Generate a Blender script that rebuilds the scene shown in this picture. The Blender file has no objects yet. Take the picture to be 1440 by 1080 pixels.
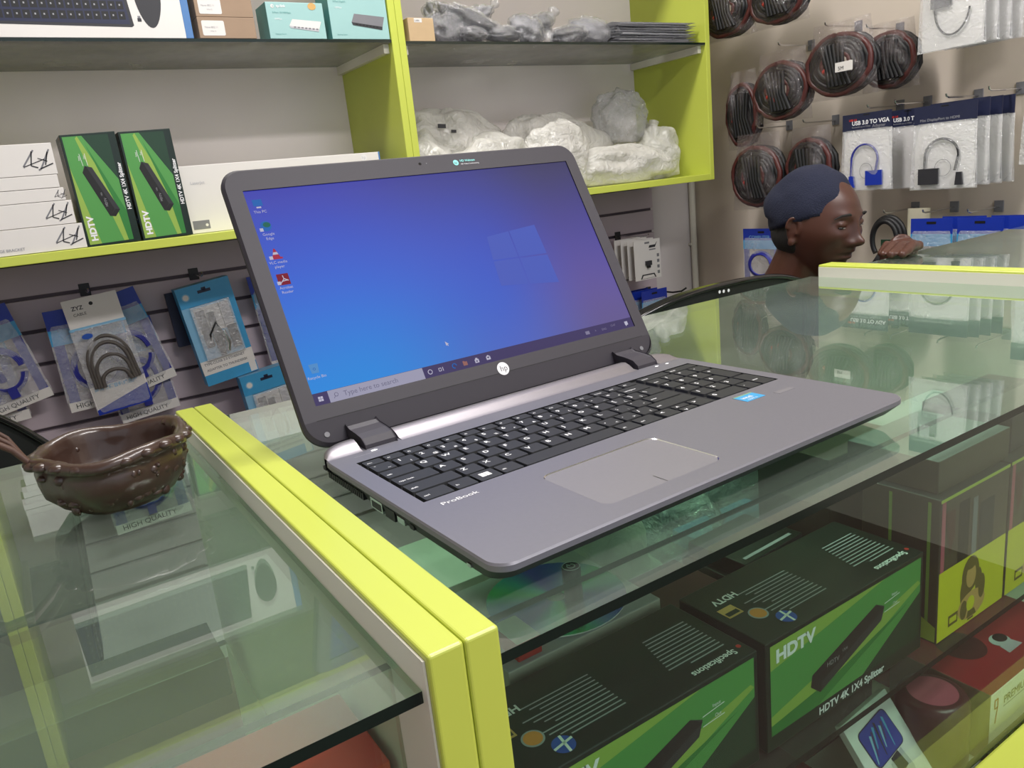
import bpy, math, random
from mathutils import Vector, Matrix, noise
R = math.radians
S = 0.001                       # everything below is written in millimetres
Z0 = 0.972                      # laptop deck height above the floor (m)
random.seed(7)
scn = bpy.context.scene
C = scn.collection

# ------------------------------------------------------------------ camera
cam = bpy.data.cameras.new('camera'); camo = bpy.data.objects.new('camera', cam); C.objects.link(camo)
cam.sensor_width = 36.0; cam.lens = 1090.27*36/1440; cam.clip_start = 0.01
_r = Vector((0.83088, -0.54696, -0.10230)); _u = Vector((0.22146, 0.15639, 0.96255)); _f = Vector((0.51048, 0.82242, -0.25108))
M = Matrix.Identity(4)
for i in range(3):
    M[i][0] = _r[i]; M[i][1] = _u[i]; M[i][2] = -_f[i]
M[0][3] = -0.17149; M[1][3] = -0.30848; M[2][3] = 0.18620+Z0
camo.matrix_world = M
scn.camera = camo

# ------------------------------------------------------------------ world, exposure
scn.view_settings.view_transform = 'Standard'; scn.view_settings.look = 'None'
scn.view_settings.exposure = 0.0; scn.view_settings.gamma = 1.0
scn.view_settings.use_curve_mapping = False
scn.cycles.transparent_max_bounces = 40
scn.cycles.max_bounces = 10
w = bpy.data.worlds.new('daylight'); scn.world = w; w.use_nodes = True
w.node_tree.nodes['Background'].inputs[0].default_value = (0.86, 0.90, 1.0, 1)
w.node_tree.nodes['Background'].inputs[1].default_value = 1.05

def area(name, x, y, z, sx, sy, power, col=(1, .97, .95), rot=(0, 0, 0)):
    l = bpy.data.lights.new(name, 'AREA'); l.shape = 'RECTANGLE'; l.size = sx; l.size_y = sy
    l.energy = power; l.color = col
    o = bpy.data.objects.new(name, l); C.objects.link(o); o.location = (x, y, z); o.rotation_euler = rot
    return o
CEIL = 2.75
area('ceiling_lamp_light', 0.45, 0.85, CEIL-.09, 1.2, .22, 34)
area('ceiling_lamp_light', 0.9, -0.9, CEIL-.09, 1.2, .22, 46)

# ------------------------------------------------------------------ materials
def lin(h):
    h = h.lstrip('#'); v = [int(h[i:i+2], 16)/255 for i in (0, 2, 4)]
    return tuple((a/12.92 if a <= .04045 else ((a+.055)/1.055)**2.4) for a in v)+(1,)
MATS = {}
def mat(name, col, rough=.5, metal=0., spec=.5, var=.06, scale=60., bump=0., emit=None, es=1., coat=0., alpha=1.):
    if name in MATS: return MATS[name]
    m = bpy.data.materials.new(name); m.use_nodes = True; nt = m.node_tree; b = nt.nodes['Principled BSDF']
    c = lin(col) if isinstance(col, str) else tuple(col)
    b.inputs['Roughness'].default_value = rough; b.inputs['Metallic'].default_value = metal
    b.inputs['Specular IOR Level'].default_value = spec; b.inputs['Coat Weight'].default_value = coat
    b.inputs['Alpha'].default_value = alpha
    tc = nt.nodes.new('ShaderNodeTexCoord'); nz = nt.nodes.new('ShaderNodeTexNoise')
    nz.inputs['Scale'].default_value = scale; nz.inputs['Detail'].default_value = 4
    nt.links.new(tc.outputs['Object'], nz.inputs['Vector'])
    mx = nt.nodes.new('ShaderNodeMix'); mx.data_type = 'RGBA'
    mx.inputs[6].default_value = tuple(x*(1-var) for x in c[:3])+(1,); mx.inputs[7].default_value = tuple(min(1, x*(1+var)) for x in c[:3])+(1,)
    nt.links.new(nz.outputs['Fac'], mx.inputs[0]); nt.links.new(mx.outputs[2], b.inputs['Base Color'])
    if bump:
        bp = nt.nodes.new('ShaderNodeBump'); bp.inputs['Strength'].default_value = bump; bp.inputs['Distance'].default_value = .004
        nt.links.new(nz.outputs['Fac'], bp.inputs['Height']); nt.links.new(bp.outputs['Normal'], b.inputs['Normal'])
    if emit:
        b.inputs['Emission Color'].default_value = lin(emit); b.inputs['Emission Strength'].default_value = es
    MATS[name] = m; return m

def pane_mat(name, tint, dust=0., dustcol=(.5, .5, .5), gloss=1.0, rough=.0, f0=.04):
    """thin pane: tinted transmission, reflection growing towards grazing, optional dust"""
    m = bpy.data.materials.new(name); m.use_nodes = True; nt = m.node_tree; nt.nodes.remove(nt.nodes['Principled BSDF'])
    out = nt.nodes['Material Output']; N = nt.nodes.new; L = nt.links.new
    g = N('ShaderNodeNewGeometry'); dot = N('ShaderNodeVectorMath'); dot.operation = 'DOT_PRODUCT'
    L(g.outputs['Incoming'], dot.inputs[0]); L(g.outputs['Normal'], dot.inputs[1])
    ab = N('ShaderNodeMath'); ab.operation = 'ABSOLUTE'; L(dot.outputs['Value'], ab.inputs[0])
    om = N('ShaderNodeMath'); om.operation = 'SUBTRACT'; om.inputs[0].default_value = 1; L(ab.outputs[0], om.inputs[1])
    pw = N('ShaderNodeMath'); pw.operation = 'POWER'; L(om.outputs[0], pw.inputs[0]); pw.inputs[1].default_value = 5
    ml = N('ShaderNodeMath'); ml.operation = 'MULTIPLY_ADD'; L(pw.outputs[0], ml.inputs[0]); ml.inputs[1].default_value = (1-f0)*gloss; ml.inputs[2].default_value = f0*gloss
    tr = N('ShaderNodeBsdfTransparent'); tr.inputs[0].default_value = tuple(tint)+(1,)
    gl = N('ShaderNodeBsdfGlossy'); gl.inputs['Roughness'].default_value = rough; gl.inputs['Color'].default_value = (1, 1, 1, 1)
    ms = N('ShaderNodeMixShader'); L(ml.outputs[0], ms.inputs[0]); L(tr.outputs[0], ms.inputs[1]); L(gl.outputs[0], ms.inputs[2])
    last = ms
    if dust:
        df = N('ShaderNodeBsdfDiffuse'); df.inputs[0].default_value = tuple(dustcol)+(1,)
        tc = N('ShaderNodeTexCoord'); nz = N('ShaderNodeTexNoise'); nz.inputs['Scale'].default_value = 9; nz.inputs['Detail'].default_value = 5
        L(tc.outputs['Object'], nz.inputs['Vector'])
        mr = N('ShaderNodeMapRange'); mr.inputs[1].default_value = .3; mr.inputs[2].default_value = .7; mr.inputs[3].default_value = dust*.7; mr.inputs[4].default_value = min(1, dust*1.3)
        L(nz.outputs['Fac'], mr.inputs[0])
        m2 = N('ShaderNodeMixShader'); L(mr.outputs[0], m2.inputs[0]); L(ms.outputs[0], m2.inputs[1]); L(df.outputs[0], m2.inputs[2]); last = m2
    L(last.outputs[0], out.inputs[0]); MATS[name] = m; return m
def film_mat(name, col=(.9, .9, .92), dens=.25, gloss=.5, rough=.12, bump=.6, scale=70):
    """crinkly clear plastic film"""
    m = pane_mat(name, (.97, .97, .97), dust=dens, dustcol=col, gloss=gloss, rough=rough, f0=.10)
    nt = m.node_tree; N = nt.nodes.new; L = nt.links.new
    tc = N('ShaderNodeTexCoord'); vo = N('ShaderNodeTexNoise'); vo.inputs['Scale'].default_value = scale; vo.inputs['Detail'].default_value = 3; vo.inputs['Distortion'].default_value = 1.5
    L(tc.outputs['Object'], vo.inputs['Vector'])
    bp = N('ShaderNodeBump'); bp.inputs['Strength'].default_value = bump; bp.inputs['Distance'].default_value = .01; L(vo.outputs['Fac'], bp.inputs['Height'])
    for n in nt.nodes:
        if n.type in ('BSDF_GLOSSY', 'BSDF_DIFFUSE'): L(bp.outputs[0], n.inputs['Normal'])
    return m

mat('lime', '#bfc952', .32, var=.03, scale=8); mat('lime_dull', '#b9c24a', .5)
mat('white_laminate', '#dfdbcf', .4, var=.03, scale=6); mat('white_board', '#e8dedc', .6, var=.04, scale=5)
mat('wall_beige', '#cfc3b5', .8, var=.08, scale=4, bump=.1); mat('wall_white', '#cfc8c8', .7, var=.03, scale=4)
mat('slat_mauve', '#c2b3bc', .45, var=.08, scale=5); mat('groove_dark', '#5c5059', .6); mat('groove_highlight', '#b9a9ae', .35)
mat('floor_tile', '#45241f', .5, var=.15, scale=5); mat('ceiling_white', '#d8d6d4', .9)
mat('glass_edge', '#12201a', .15, var=.1); mat('glass_edge_pale', '#5c6a60', .2)
pane_mat('pane', (.77, .93, .82), gloss=1.35, dust=.065, dustcol=(.50, .56, .50)); pane_mat('pane_front', (.84, .93, .87), gloss=1.0, dust=.012, dustcol=(.5, .5, .45))
pane_mat('pane_shelf', (.80, .84, .82), dust=.55, dustcol=(.42, .40, .42), gloss=.8)
pane_mat('pane_inner', (.88, .96, .90), gloss=.6, dust=.03)
film_mat('film', dens=.22); film_mat('film_milky', (.82, .80, .75), dens=.52, gloss=.7, rough=.22, scale=38, bump=.9)
film_mat('film_silver', (.72, .72, .76), dens=.30, gloss=1.7, rough=.12, scale=110, bump=1.); film_mat('film_clear', (.72, .72, .76), dens=.15, gloss=1.6, rough=.12, scale=110, bump=1.); film_mat('film_dim', (.26, .19, .19), dens=.09, gloss=.45)
mat('deck_metal', '#77767e', .45, metal=.5, var=.04, scale=300); mat('strip_metal', '#8a8589', .4, metal=.7, var=.05, scale=200)
mat('pad_metal', '#7f7d82', .5, metal=.5, var=.03, scale=300); mat('side_dark', '#3a3b3c', .4, metal=.3); mat('chrome', '#d8d8da', .18, metal=1.)
mat('bezel', '#2f2b34', .55, var=.05, scale=300); mat('bezel_gloss', '#26242a', .25); mat('key_black', '#16181c', .55, var=.05, scale=400)
mat('well_black', '#0c0d10', .7); mat('print_white', '#e8e8ea', .6, var=0); mat('print_grey', '#9a9aa0', .6); mat('led_white', '#ffffff', .5, emit='#ffffff', es=1.2)
mat('black', '#0f0f11', .5); mat('black_gloss', '#141416', .12); mat('dark_grey', '#2b2b30', .5); mat('mid_grey', '#77777c', .5); mat('light_grey', '#b9b9be', .5)
mat('white', '#dcd8d4', .5, var=.03, scale=8); mat('white_gloss', '#e6e4e2', .2, var=.02); mat('paper', '#d6d0c4', .7)
mat('blue', '#1f4fae', .35); mat('blue_deep', '#1a33a0', .3); mat('blue_sky', '#3f97c9', .35); mat('blue_pale', '#7fb4d6', .4); mat('navy', '#1d2240', .45); mat('blue_edge', '#4a78b0', .4)
mat('teal', '#97bfbd', .4, var=.05, scale=12); mat('teal_dark', '#4f8f8c', .4); mat('carton', '#98806a', .7, var=.08, scale=30); mat('carton_pale', '#bda27d', .7)
mat('green_bright', '#4f9448', .4, var=.06, scale=10); mat('green_mid', '#2f7a35', .4); mat('green_dark', '#173a26', .4); mat('green_pale', '#8fae4a', .4)
mat('box_black', '#0f231b', .32); mat('red', '#9c1c26', .45); mat('red_bright', '#c8352c', .45); mat('orange', '#e0502a', .5); mat('orange_dot', '#d8843a', .5); mat('amber', '#c9a05e', .5)
mat('yellow', '#d9d21f', .4); mat('sepia', '#6b5a22', .6); mat('pink', '#b0566a', .4); mat('brown_box', '#4b4038', .35); mat('maroon', '#4a1a20', .35)
mat('cable_black', '#0f0f12', .5); mat('cable_red', '#4e2220', .4); mat('cable_blue', '#2b2f8c', .4); mat('cable_braid', '#56504c', .5, var=.4, scale=600); mat('twig', '#4a2f22', .6, var=.3, scale=80)
mat('skin', '#4a2a20', .40, var=.12, scale=30); mat('skin_pink', '#a06a58', .5); mat('lip', '#4c2a28', .45); mat('eye_white', '#b8aaa0', .3); mat('eye_dark', '#120c0a', .2)
mat('wool_navy', '#151a31', .9, var=.3, scale=400, bump=.5); mat('hair', '#1c1917', .9); mat('shirt', '#26272c', .8)
mat('bowl_in', '#3d2a22', .32, var=.25, scale=40, bump=.15, coat=.3); mat('cream', '#d9d3ba', .5); mat('violet', '#3b2c66', .4)

# ------------------------------------------------------------------ mesh building
def V(*a): return Vector(a)
class MB:
    def __init__(s): s.v = []; s.f = []; s.fm = []; s.sm = []; s.mats = []
    def mi(s, m):
        if m not in s.mats: s.mats.append(m)
        return s.mats.index(m)
    def add(s, vs, fs, m, smooth=False, X=None):
        o = len(s.v); k = s.mi(m)
        for v in vs:
            v = Vector(v); s.v.append(X @ v if X is not None else v)
        for f in fs: s.f.append([i+o for i in f]); s.fm.append(k); s.sm.append(smooth)
    def box(s, x0, x1, y0, y1, z0, z1, m, X=None, faces=None):
        vs = [(x, y, z) for z in (z0, z1) for y in (y0, y1) for x in (x0, x1)]
        fs = dict(bottom=(0, 2, 3, 1), top=(4, 5, 7, 6), front=(0, 1, 5, 4), back=(2, 6, 7, 3), left=(0, 4, 6, 2), right=(1, 3, 7, 5))
        faces = faces or {}
        for k, f in fs.items():
            s.add([vs[i] for i in f], [(0, 1, 2, 3)], faces.get(k, m), X=X)
    def poly(s, pts, m, X=None): s.add(pts, [tuple(range(len(pts)))], m, X=X)
    def prism(s, pts, z0, z1, m, X=None, cap=None, side=None, smooth=False):
        n = len(pts); vs = [(p[0], p[1], z0) for p in pts]+[(p[0], p[1], z1) for p in pts]
        s.add(vs, [tuple(range(n))[::-1], tuple(range(n, 2*n))], cap or m, X=X)
        s.add(vs, [(i, (i+1) % n, n+(i+1) % n, n+i) for i in range(n)], side or m, smooth=smooth, X=X)
    def tube(s, pts, r, m, seg=8, X=None, closed=False):
        pts = [Vector(p) for p in pts]; n = len(pts); vs = []; rr = r if isinstance(r, (list, tuple)) else [r]*n
        up = None
        for i, p in enumerate(pts):
            a = pts[(i-1) % n] if (i or closed) else p; b = pts[(i+1) % n] if (i < n-1 or closed) else p
            t = (b-a).normalized() if (b-a).length > 1e-9 else Vector((0, 0, 1))
            if up is None: up = t.orthogonal().normalized()
            up = (up-t*up.dot(t)); up = up.normalized() if up.length > 1e-6 else t.orthogonal().normalized()
            w_ = t.cross(up)
            for k in range(seg):
                an = 2*math.pi*k/seg; vs.append(p+(up*math.cos(an)+w_*math.sin(an))*rr[i])
        fs = [(i*seg+k, i*seg+(k+1) % seg, ((i+1) % n)*seg+(k+1) % seg, ((i+1) % n)*seg+k) for i in range(n if closed else n-1) for k in range(seg)]
        s.add(vs, fs, m, smooth=True, X=X)
        if not closed:
            s.add(vs[:seg], [tuple(range(seg))[::-1]], m, X=X); s.add(vs[-seg:], [tuple(range(seg))], m, X=X)
    def lathe(s, prof, m, seg=32, X=None, warp=None, smooth=True):
        vs = []
        for r_, z in prof:
            for k in range(seg):
                a = 2*math.pi*k/seg; p = Vector((r_*math.cos(a), r_*math.sin(a), z)); vs.append(warp(p, a) if warp else p)
        n = len(prof); fs = [(i*seg+k, i*seg+(k+1) % seg, (i+1)*seg+(k+1) % seg, (i+1)*seg+k) for i in range(n-1) for k in range(seg)]
        s.add(vs, fs, m, smooth=smooth, X=X)
    def disc(s, c, r, m, seg=28, X=None, ex=(1, 0, 0), ey=(0, 1, 0), ry=None):
        c = Vector(c); ex = Vector(ex); ey = Vector(ey); ry = ry or r
        s.poly([c+ex*r*math.cos(2*math.pi*k/seg)+ey*ry*math.sin(2*math.pi*k/seg) for k in range(seg)], m, X=X)
    def ball(s, c, rad, m, seg=16, rings=10, X=None, fn=None):
        c = Vector(c); rad = Vector(rad) if hasattr(rad, '__len__') else Vector((rad,)*3); vs = []
        for i in range(rings+1):
            th = math.pi*i/rings
            for k in range(seg):
                a = 2*math.pi*k/seg; d = Vector((math.sin(th)*math.cos(a), math.sin(th)*math.sin(a), math.cos(th)))
                p = Vector((d.x*rad.x, d.y*rad.y, d.z*rad.z)); vs.append(c+(fn(p, d) if fn else p))
        s.add(vs, [(i*seg+k, (i+1)*seg+k, (i+1)*seg+(k+1) % seg, i*seg+(k+1) % seg) for i in range(rings) for k in range(seg)], m, smooth=True, X=X)
    def text(s, body, o, size, m, ex=(1, 0, 0), ey=(0, 0, 1), lift=.35, align='LEFT', bold=0., X=None, sx=1.):
        vs, fs = glyphs(body, align, bold); o = Vector(o); ex = Vector(ex).normalized(); ey = Vector(ey).normalized(); n = ex.cross(ey)
        s.add([o+ex*(v[0]*size*sx)+ey*(v[1]*size)+n*lift for v in vs], fs, m, X=X)
    def build(s, name, parent=None, bevel=0., label=None, kind=None, mods=None, seg=2):
        me = bpy.data.meshes.new(name); me.from_pydata([v*S for v in s.v], [], s.f)
        for m in s.mats: me.materials.append(MATS[m])
        me.polygons.foreach_set('material_index', s.fm); me.polygons.foreach_set('use_smooth', s.sm); me.update()
        o = bpy.data.objects.new(name, me); C.objects.link(o)
        if parent is not None: o.parent = parent
        if bevel:
            import bmesh
            bm = bmesh.new(); bm.from_mesh(me); bmesh.ops.remove_doubles(bm, verts=bm.verts, dist=1e-6); bm.to_mesh(me); bm.free()
            b = o.modifiers.new('bevel', 'BEVEL'); b.width = bevel*S; b.segments = seg; b.limit_method = 'ANGLE'; b.angle_limit = R(50); b.harden_normals = False
        if label: o['label'] = label
        if kind: o['kind'] = kind
        return o
_gl = {}
def glyphs(body, align, bold):
    k = (body, align, bold)
    if k in _gl: return _gl[k]
    cu = bpy.data.curves.new('t', 'FONT'); cu.body = body; cu.align_x = align; cu.offset = bold; cu.resolution_u = 3
    o = bpy.data.objects.new('t', cu); C.objects.link(o)
    dg = bpy.context.evaluated_depsgraph_get(); me = bpy.data.meshes.new_from_object(o.evaluated_get(dg))
    r = ([tuple(v.co) for v in me.vertices], [tuple(p.vertices) for p in me.polygons])
    bpy.data.objects.remove(o); bpy.data.curves.remove(cu); bpy.data.meshes.remove(me)
    _gl[k] = r; return r
def thing(name, label, cat, x, y, z, rz=0, group=None, rx=0, ry=0):
    o = bpy.data.objects.new(name, None); C.objects.link(o); o.empty_display_size = .02
    o.location = (x*S, y*S, z*S+Z0); o.rotation_euler = (R(rx), R(ry), R(rz)); tag(o, label, cat, group); return o
def tag(o, label, cat, group=None):
    o['label'] = label; o['category'] = cat
    if group: o['group'] = group
    return o
def place(o, x, y, z, rz=0, rx=0, ry=0):
    o.location = (x*S, y*S, z*S+Z0); o.rotation_euler = (R(rx), R(ry), R(rz)); return o
def struct(o): o['kind'] = 'structure'; return o
def rrect(x0, x1, y0, y1, r, n=6):
    rs = r if isinstance(r, (list, tuple)) else (r,)*4; out = []
    for (cx, cy, a0, q) in ((x1, y0, -90, rs[1]), (x1, y1, 0, rs[2]), (x0, y1, 90, rs[3]), (x0, y0, 180, rs[0])):
        sx = -1 if cx == x1 else 1; sy = 1 if cy == y0 else -1
        for i in range(n+1):
            a = R(a0+90*i/n); out.append((cx+sx*q+q*math.cos(a), cy+sy*q+q*math.sin(a)))
    return out
def copy_tree(o, label=None, parent=None):
    c = o.copy(); C.objects.link(c); c.parent = parent
    if label: c['label'] = label
    for ch in list(o.children): copy_tree(ch, None, c)
    return c
def at(o, x, y, z, rz=None, ry=None, rx=None):
    o.location = (x*S, y*S, z*S+Z0)
    e = list(o.rotation_euler)
    if rx is not None: e[0] = R(rx)
    if ry is not None: e[1] = R(ry)
    if rz is not None: e[2] = R(rz)
    o.rotation_euler = e; return o

# ================================================================== ROOM
FL = -972; YB = 1722; XR = 1932; XL = -1500; YF = -2600; CZ = CEIL*1000-972
m = MB(); m.box(XL, XR, YF, YB, FL-20, FL, 'floor_tile'); struct(place(m.build('floor'), 0, 0, 0))
m = MB(); m.box(XL, XR, YF, YB, CZ, CZ+20, 'ceiling_white'); struct(place(m.build('ceiling'), 0, 0, 0))
m = MB(); m.box(XL, XR+20, YB, YB+40, FL, CZ, 'wall_white'); struct(place(m.build('wall_back'), 0, 0, 0))
m = MB(); m.box(XR, XR+40, YF, YB, FL, CZ, 'wall_beige'); struct(place(m.build('wall_right'), 0, 0, 0))
m = MB(); m.box(XL-40, XL, YF, YB+40, FL, CZ, 'wall_white'); struct(place(m.build('wall_left'), 0, 0, 0))
m = MB(); m.tube([(0, 0, FL), (0, 0, 137)], 11, 'white_laminate', 12); m.box(-14, 14, 0, 13, -300, -292, 'white_laminate'); m.box(-14, 14, 0, 13, -100, -92, 'white_laminate')
struct(place(m.build('trim_1'), XR-22, YB-14, 0))
# ceiling lamps
def lamp(x, y, label):
    t = thing('ceiling_lamp', label, 'lamp', x, y, CZ)
    m = MB(); m.box(-640, 640, -130, 130, -55, 0, 'white'); m.build('housing', t, bevel=4)
    m = MB(); m.box(-600, 600, -110, 110, -62, -55.5, 'lamp_glow'); m.build('diffuser', t)
mat('lamp_glow', '#ffffff', .5, emit='#fff8f2', es=3)
lamp(450, 850, 'white ceiling lamp housing over the counters'); lamp(900, -900, 'white ceiling lamp housing over the customer side')

# slatwall panels under the cabinets
m = MB(); gz = [49+74*k for k in (1, 0, -1, -2, -3, -4, -5, -6, -7, -8, -9)]
prev = 129
for g in gz:
    m.box(-900, 1712, 1700, 1720, g+5, prev, 'slat_mauve'); m.box(-900, 1712, 1711, 1720, g-5, g+5, 'groove_dark'); m.box(-900, 1712, 1701, 1712, g+3.6, g+4.9, 'groove_highlight'); prev = g-5  # thin pale strip paints the highlight along each groove's upper lip
m.box(-900, 1712, 1700, 1720, prev-60, prev, 'slat_mauve')
tag(place(m.build('slatwall_panel'), 0, 0, 0), 'mauve grooved slatwall panel under the lime cabinets', 'wall panel')

# ================================================================== WALL CABINETS
def cabinet(x0, x1, zs, label, bin_x):
    t = thing('wall_cabinet', label, 'cabinet', (x0+x1)/2, 1400, 130, group='lime wall cabinets'); cx = (x0+x1)/2
    T = 770
    def bx(a, b, c, d, e, f, mt, name, lb=None, **k):
        m = MB(); m.box(a-cx, b-cx, c-1400, d-1400, e-130, f-130, mt, **k); return m.build(name, t, bevel=1.2 if mt.startswith('lime') else 0, label=lb)
    bx(x0, x0+17, 1400, 1719, 130, T+130, 'lime', 'side_panel'); bx(x1-17, x1, 1400, 1719, 130, T+130, 'lime', 'side_panel')
    bx(x0+17.2, x1-17.2, 1400, 1719, 130, 148, 'lime', 'bottom_panel'); bx(x0+17.2, x1-17.2, 1400, 1719, T+112, T+130, 'lime', 'top_panel')
    bx(x0+17.2, x1-17.2, 1714, 1719, 148.2, T+111, 'white_board', 'back_panel', 'white back board')
    m = MB(); m.box(x0+17.5-cx, x1-17.5-cx, 2, 312, zs-6-130, zs-130, 'pane_shelf', faces=dict(front='glass_edge')); m.build('glass_shelf', t)
    for xx in (x0+17.3, x1-17.3-13):
        m = MB(); m.box(xx-cx, xx+13-cx, 20, 312, zs-26-130, zs-6.3-130, 'white_laminate'); m.build('shelf_ledge', t)
cabinet(-1268, -308.5, 523, 'lime wall cabinet at the far left, seen only mirrored in the glass', 0)
cabinet(-308, 685, 523, 'left lime wall cabinet with glass shelf holding boxes', 0)
cabinet(685.5, 1692, 520, 'right lime wall cabinet with glass shelf holding plastic bags', 0)

# ================================================================== DISPLAY COUNTERS
def counter(x0, x1, label, lpan=1, rpan=1):
    cx = (x0+x1)/2; t = thing('display_counter', label, 'counter', cx, 240, FL, group='glass display counters')
    def bx(a, b, c, d, e, f, mt, name, lb=None, bev=0, seg=2, **k):
        m = MB(); m.box(a-cx, b-cx, c-240, d-240, e-FL, f-FL, mt, **k); return m.build(name, t, bevel=bev, label=lb, seg=seg)
    W = 17.5; yb = 518
    bx(x0, x0+W, -40, yb, FL, -2, 'lime', 'side_panel', bev=1.6, seg=3); bx(x1-W, x1, -40, yb, FL, -2, 'lime', 'side_panel', bev=1.6, seg=3)
    bx(x0+W+.1, x0+W+1.2, -36.5, yb-1, -440, -5.5, 'white_laminate', 'panel_lining', 'off-white inner lining')
    bx(x1-W-1.2, x1-W-.1, -36.5, yb-1, -440, -5.5, 'white_laminate', 'panel_lining', 'off-white inner lining')
    a, b = x0+W+1.5, x1-W-1.5
    e = dict(front='glass_edge', back='glass_edge_pale')
    bx(a, b, -32, 532, -28, -22, 'pane', 'glass_top', faces=e)
    bx(a, b, 2, 7.5, -395, -28.4, 'pane_front', 'front_pane', faces=dict(top='glass_edge', bottom='glass_edge'))
    bx(a+1, b-1, 12, 505, -263, -257, 'pane_inner', 'glass_shelf', faces=e)
    bx(a, b, 8.5, yb, -465, -446, 'white_laminate', 'base_shelf')
    bx(a, b, -38, 1.5, FL, -395, 'lime', 'front_fascia', bev=3)
    bx(a, b, -2, 1.5, FL, -396, 'lime', 'kick_board') if False else None
    return t
counter(-990, -43, 'glass display counter left of the lime divider, brown bowl on top')
counter(-42.5, 990.5, 'glass display counter in the middle, the laptop stands on it')
counter(991, 1925, 'glass display counter at the far right beside the seated man')

# ================================================================== LAPTOP
LX = thing('laptop', 'open silver and black laptop on the middle glass counter showing a blue desktop', 'laptop', 0, 0, 0, rz=1.32)
def laptop(t):
    # ---- base
    m = MB(); out = rrect(0, 375, 0, 252, (13, 13, 26, 26), 8)
    def ring(ins, z): return [(x+(187.5-x)/187.5*ins, y+(126-y)/126*ins*(2.3 if y < 126 and ins > 1 else 1), z) for x, y in out]
    n = len(out); lev = [(0.9, 0.0, 'deck_metal'), (0, -1.2, 'deck_metal'), (0, -4.5, 'deck_metal'), (1.0, -5.5, 'side_dark'), (4, -13, 'side_dark'), (14, -20, 'side_dark')]
    hole = None
    for (i0, z0_, _), (i1, z1_, mt) in zip(lev[:-1], lev[1:]):
        A = ring(i0, z0_); B = ring(i1, z1_); m.add(A+B, [(n+i, n+(i+1) % n, (i+1) % n, i) for i in range(n)], mt, smooth=True)
    m.poly(ring(14, -20)[::-1], 'side_dark')
    # deck top as a frame around keyboard well and touchpad: bands
    kx0, kx1, ky0, ky1 = 15, 361.5, 106, 210; px0, px1, py0, py1 = 88, 189, 17, 84.4
    top = ring(.9, 0)
    # build the deck with bmesh triangulation-free strips
    def band(y0, y1, holes):
        # clip outline x extents at given y (outline is convex)
        def ext(y):
            xs = []
            for i in range(n):
                (xa, ya, _), (xb, yb, _) = top[i], top[(i+1) % n]
                if (ya-y)*(yb-y) <= 0 and abs(ya-yb) > 1e-9: xs.append(xa+(xb-xa)*(y-ya)/(yb-ya))
            return min(xs), max(xs)
        cuts = sorted(set([y0, y1]+[p[1] for p in top if y0 < p[1] < y1]))
        for a, b in zip(cuts[:-1], cuts[1:]):
            e = 1e-4; l0, r0 = ext(a+e); l1, r1 = ext(b-e); xs = [(l0, l1)]
            for h in holes: xs += [(h[0], h[0]), (h[1], h[1])]
            xs.append((r0, r1))
            for k in range(0, len(xs), 2):
                L_, R_ = xs[k], xs[k+1]; m.poly([(L_[0], a, 0), (R_[0], a, 0), (R_[1], b, 0), (L_[1], b, 0)], 'deck_metal')
    ys = [min(p[1] for p in top), max(p[1] for p in top)]
    band(ys[0], py0, []); band(py0, py1, [(px0, px1)]); band(py1, ky0, []); band(ky0, ky1, [(kx0, kx1)]); band(ky1, ys[1], [])
    # raised silver hinge cover at the back: rounded section
    prof = [(231, 0.05), (236, 1.0), (241, 4.0), (247, 6.0), (253, 5.2), (257, 1), (258, -4), (254, -9), (244, -10)]
    def cover(x0, x1, mt, sc=1.):
        A = [(x0, y, z) for y, z in prof]; B = [(x1, y, z) for y, z in prof]; k = len(prof)
        m.add(A+B, [(i, k+i, k+i+1, i+1) for i in range(k-1)], mt, smooth=True); m.poly(A[::-1] if False else A, mt); m.poly(B[::-1], mt)
    cover(63, 315, 'strip_metal')
    def endcap(x0, x1, flip):
        # tapering rounded cap
        K = 8; rows = []
        for i in range(K+1):
            u = i/K; x = x0+(x1-x0)*u; sc = math.sqrt(max(0, 1-u**2.4)); rows.append([(x, 231+(y-231)*(0.35+.65*sc) if y > 231 else y, z*sc if z > 0 else z) for y, z in prof])
        k = len(prof); vs = [p for r_ in rows for p in r_]
        m.add(vs, [(a*k+i, (a+1)*k+i, (a+1)*k+i+1, a*k+i+1) if not flip else (a*k+i, a*k+i+1, (a+1)*k+i+1, (a+1)*k+i) for a in range(K) for i in range(k-1)], 'strip_metal', smooth=True)
    endcap(30, 2, True); endcap(345, 373, False)
    m.text('ProBook', (21, 92.5, 0), 6.2, 'print_white', ey=(0, 1, 0), lift=.12, sx=1.2)
    m.poly([(19, 222.2, .1), (40, 222.2, .1), (40, 222.8, .1), (19, 222.8, .1)], 'print_grey')
    m.disc((37, 226.5, .12), 2.6, 'led_white', ry=1.5)
    m.disc((337, 227, .12), 2, 'led_white', ry=1.1); m.disc((350, 226, .12), 2, 'led_white', ry=1.1)
    # palm rest decals
    m.box(294, 316, 84, 99, .0, .25, 'blue_sky'); m.poly([(294, 97.6, .32), (316, 97.6, .32), (316, 98.6, .32), (294, 98.6, .32)], 'green_pale'); m.text('intel', (296.5, 89.5, .3), 7, 'print_white', ey=(0, 1, 0), lift=.1)
    m.text('CORE i5', (298, 85.5, .3), 3, 'print_white', ey=(0, 1, 0), lift=.1)
    m.box(326, 346, 78, 84, 0, .15, 'pad_metal')
    # left-side ports
    for y0, y1, z0_, z1_, mt in ((238, 243, -10, -6, 'black'), (140, 158, -15, -6.5, 'chrome'), (122, 136, -15, -7, 'black'), (108, 118, -13, -8, 'chrome'), (96, 101, -12, -8, 'black'), (30, 34, -12, -9, 'chrome')):
        m.box(1.2, 6, y0, y1, z0_+1, z1_, mt)
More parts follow.
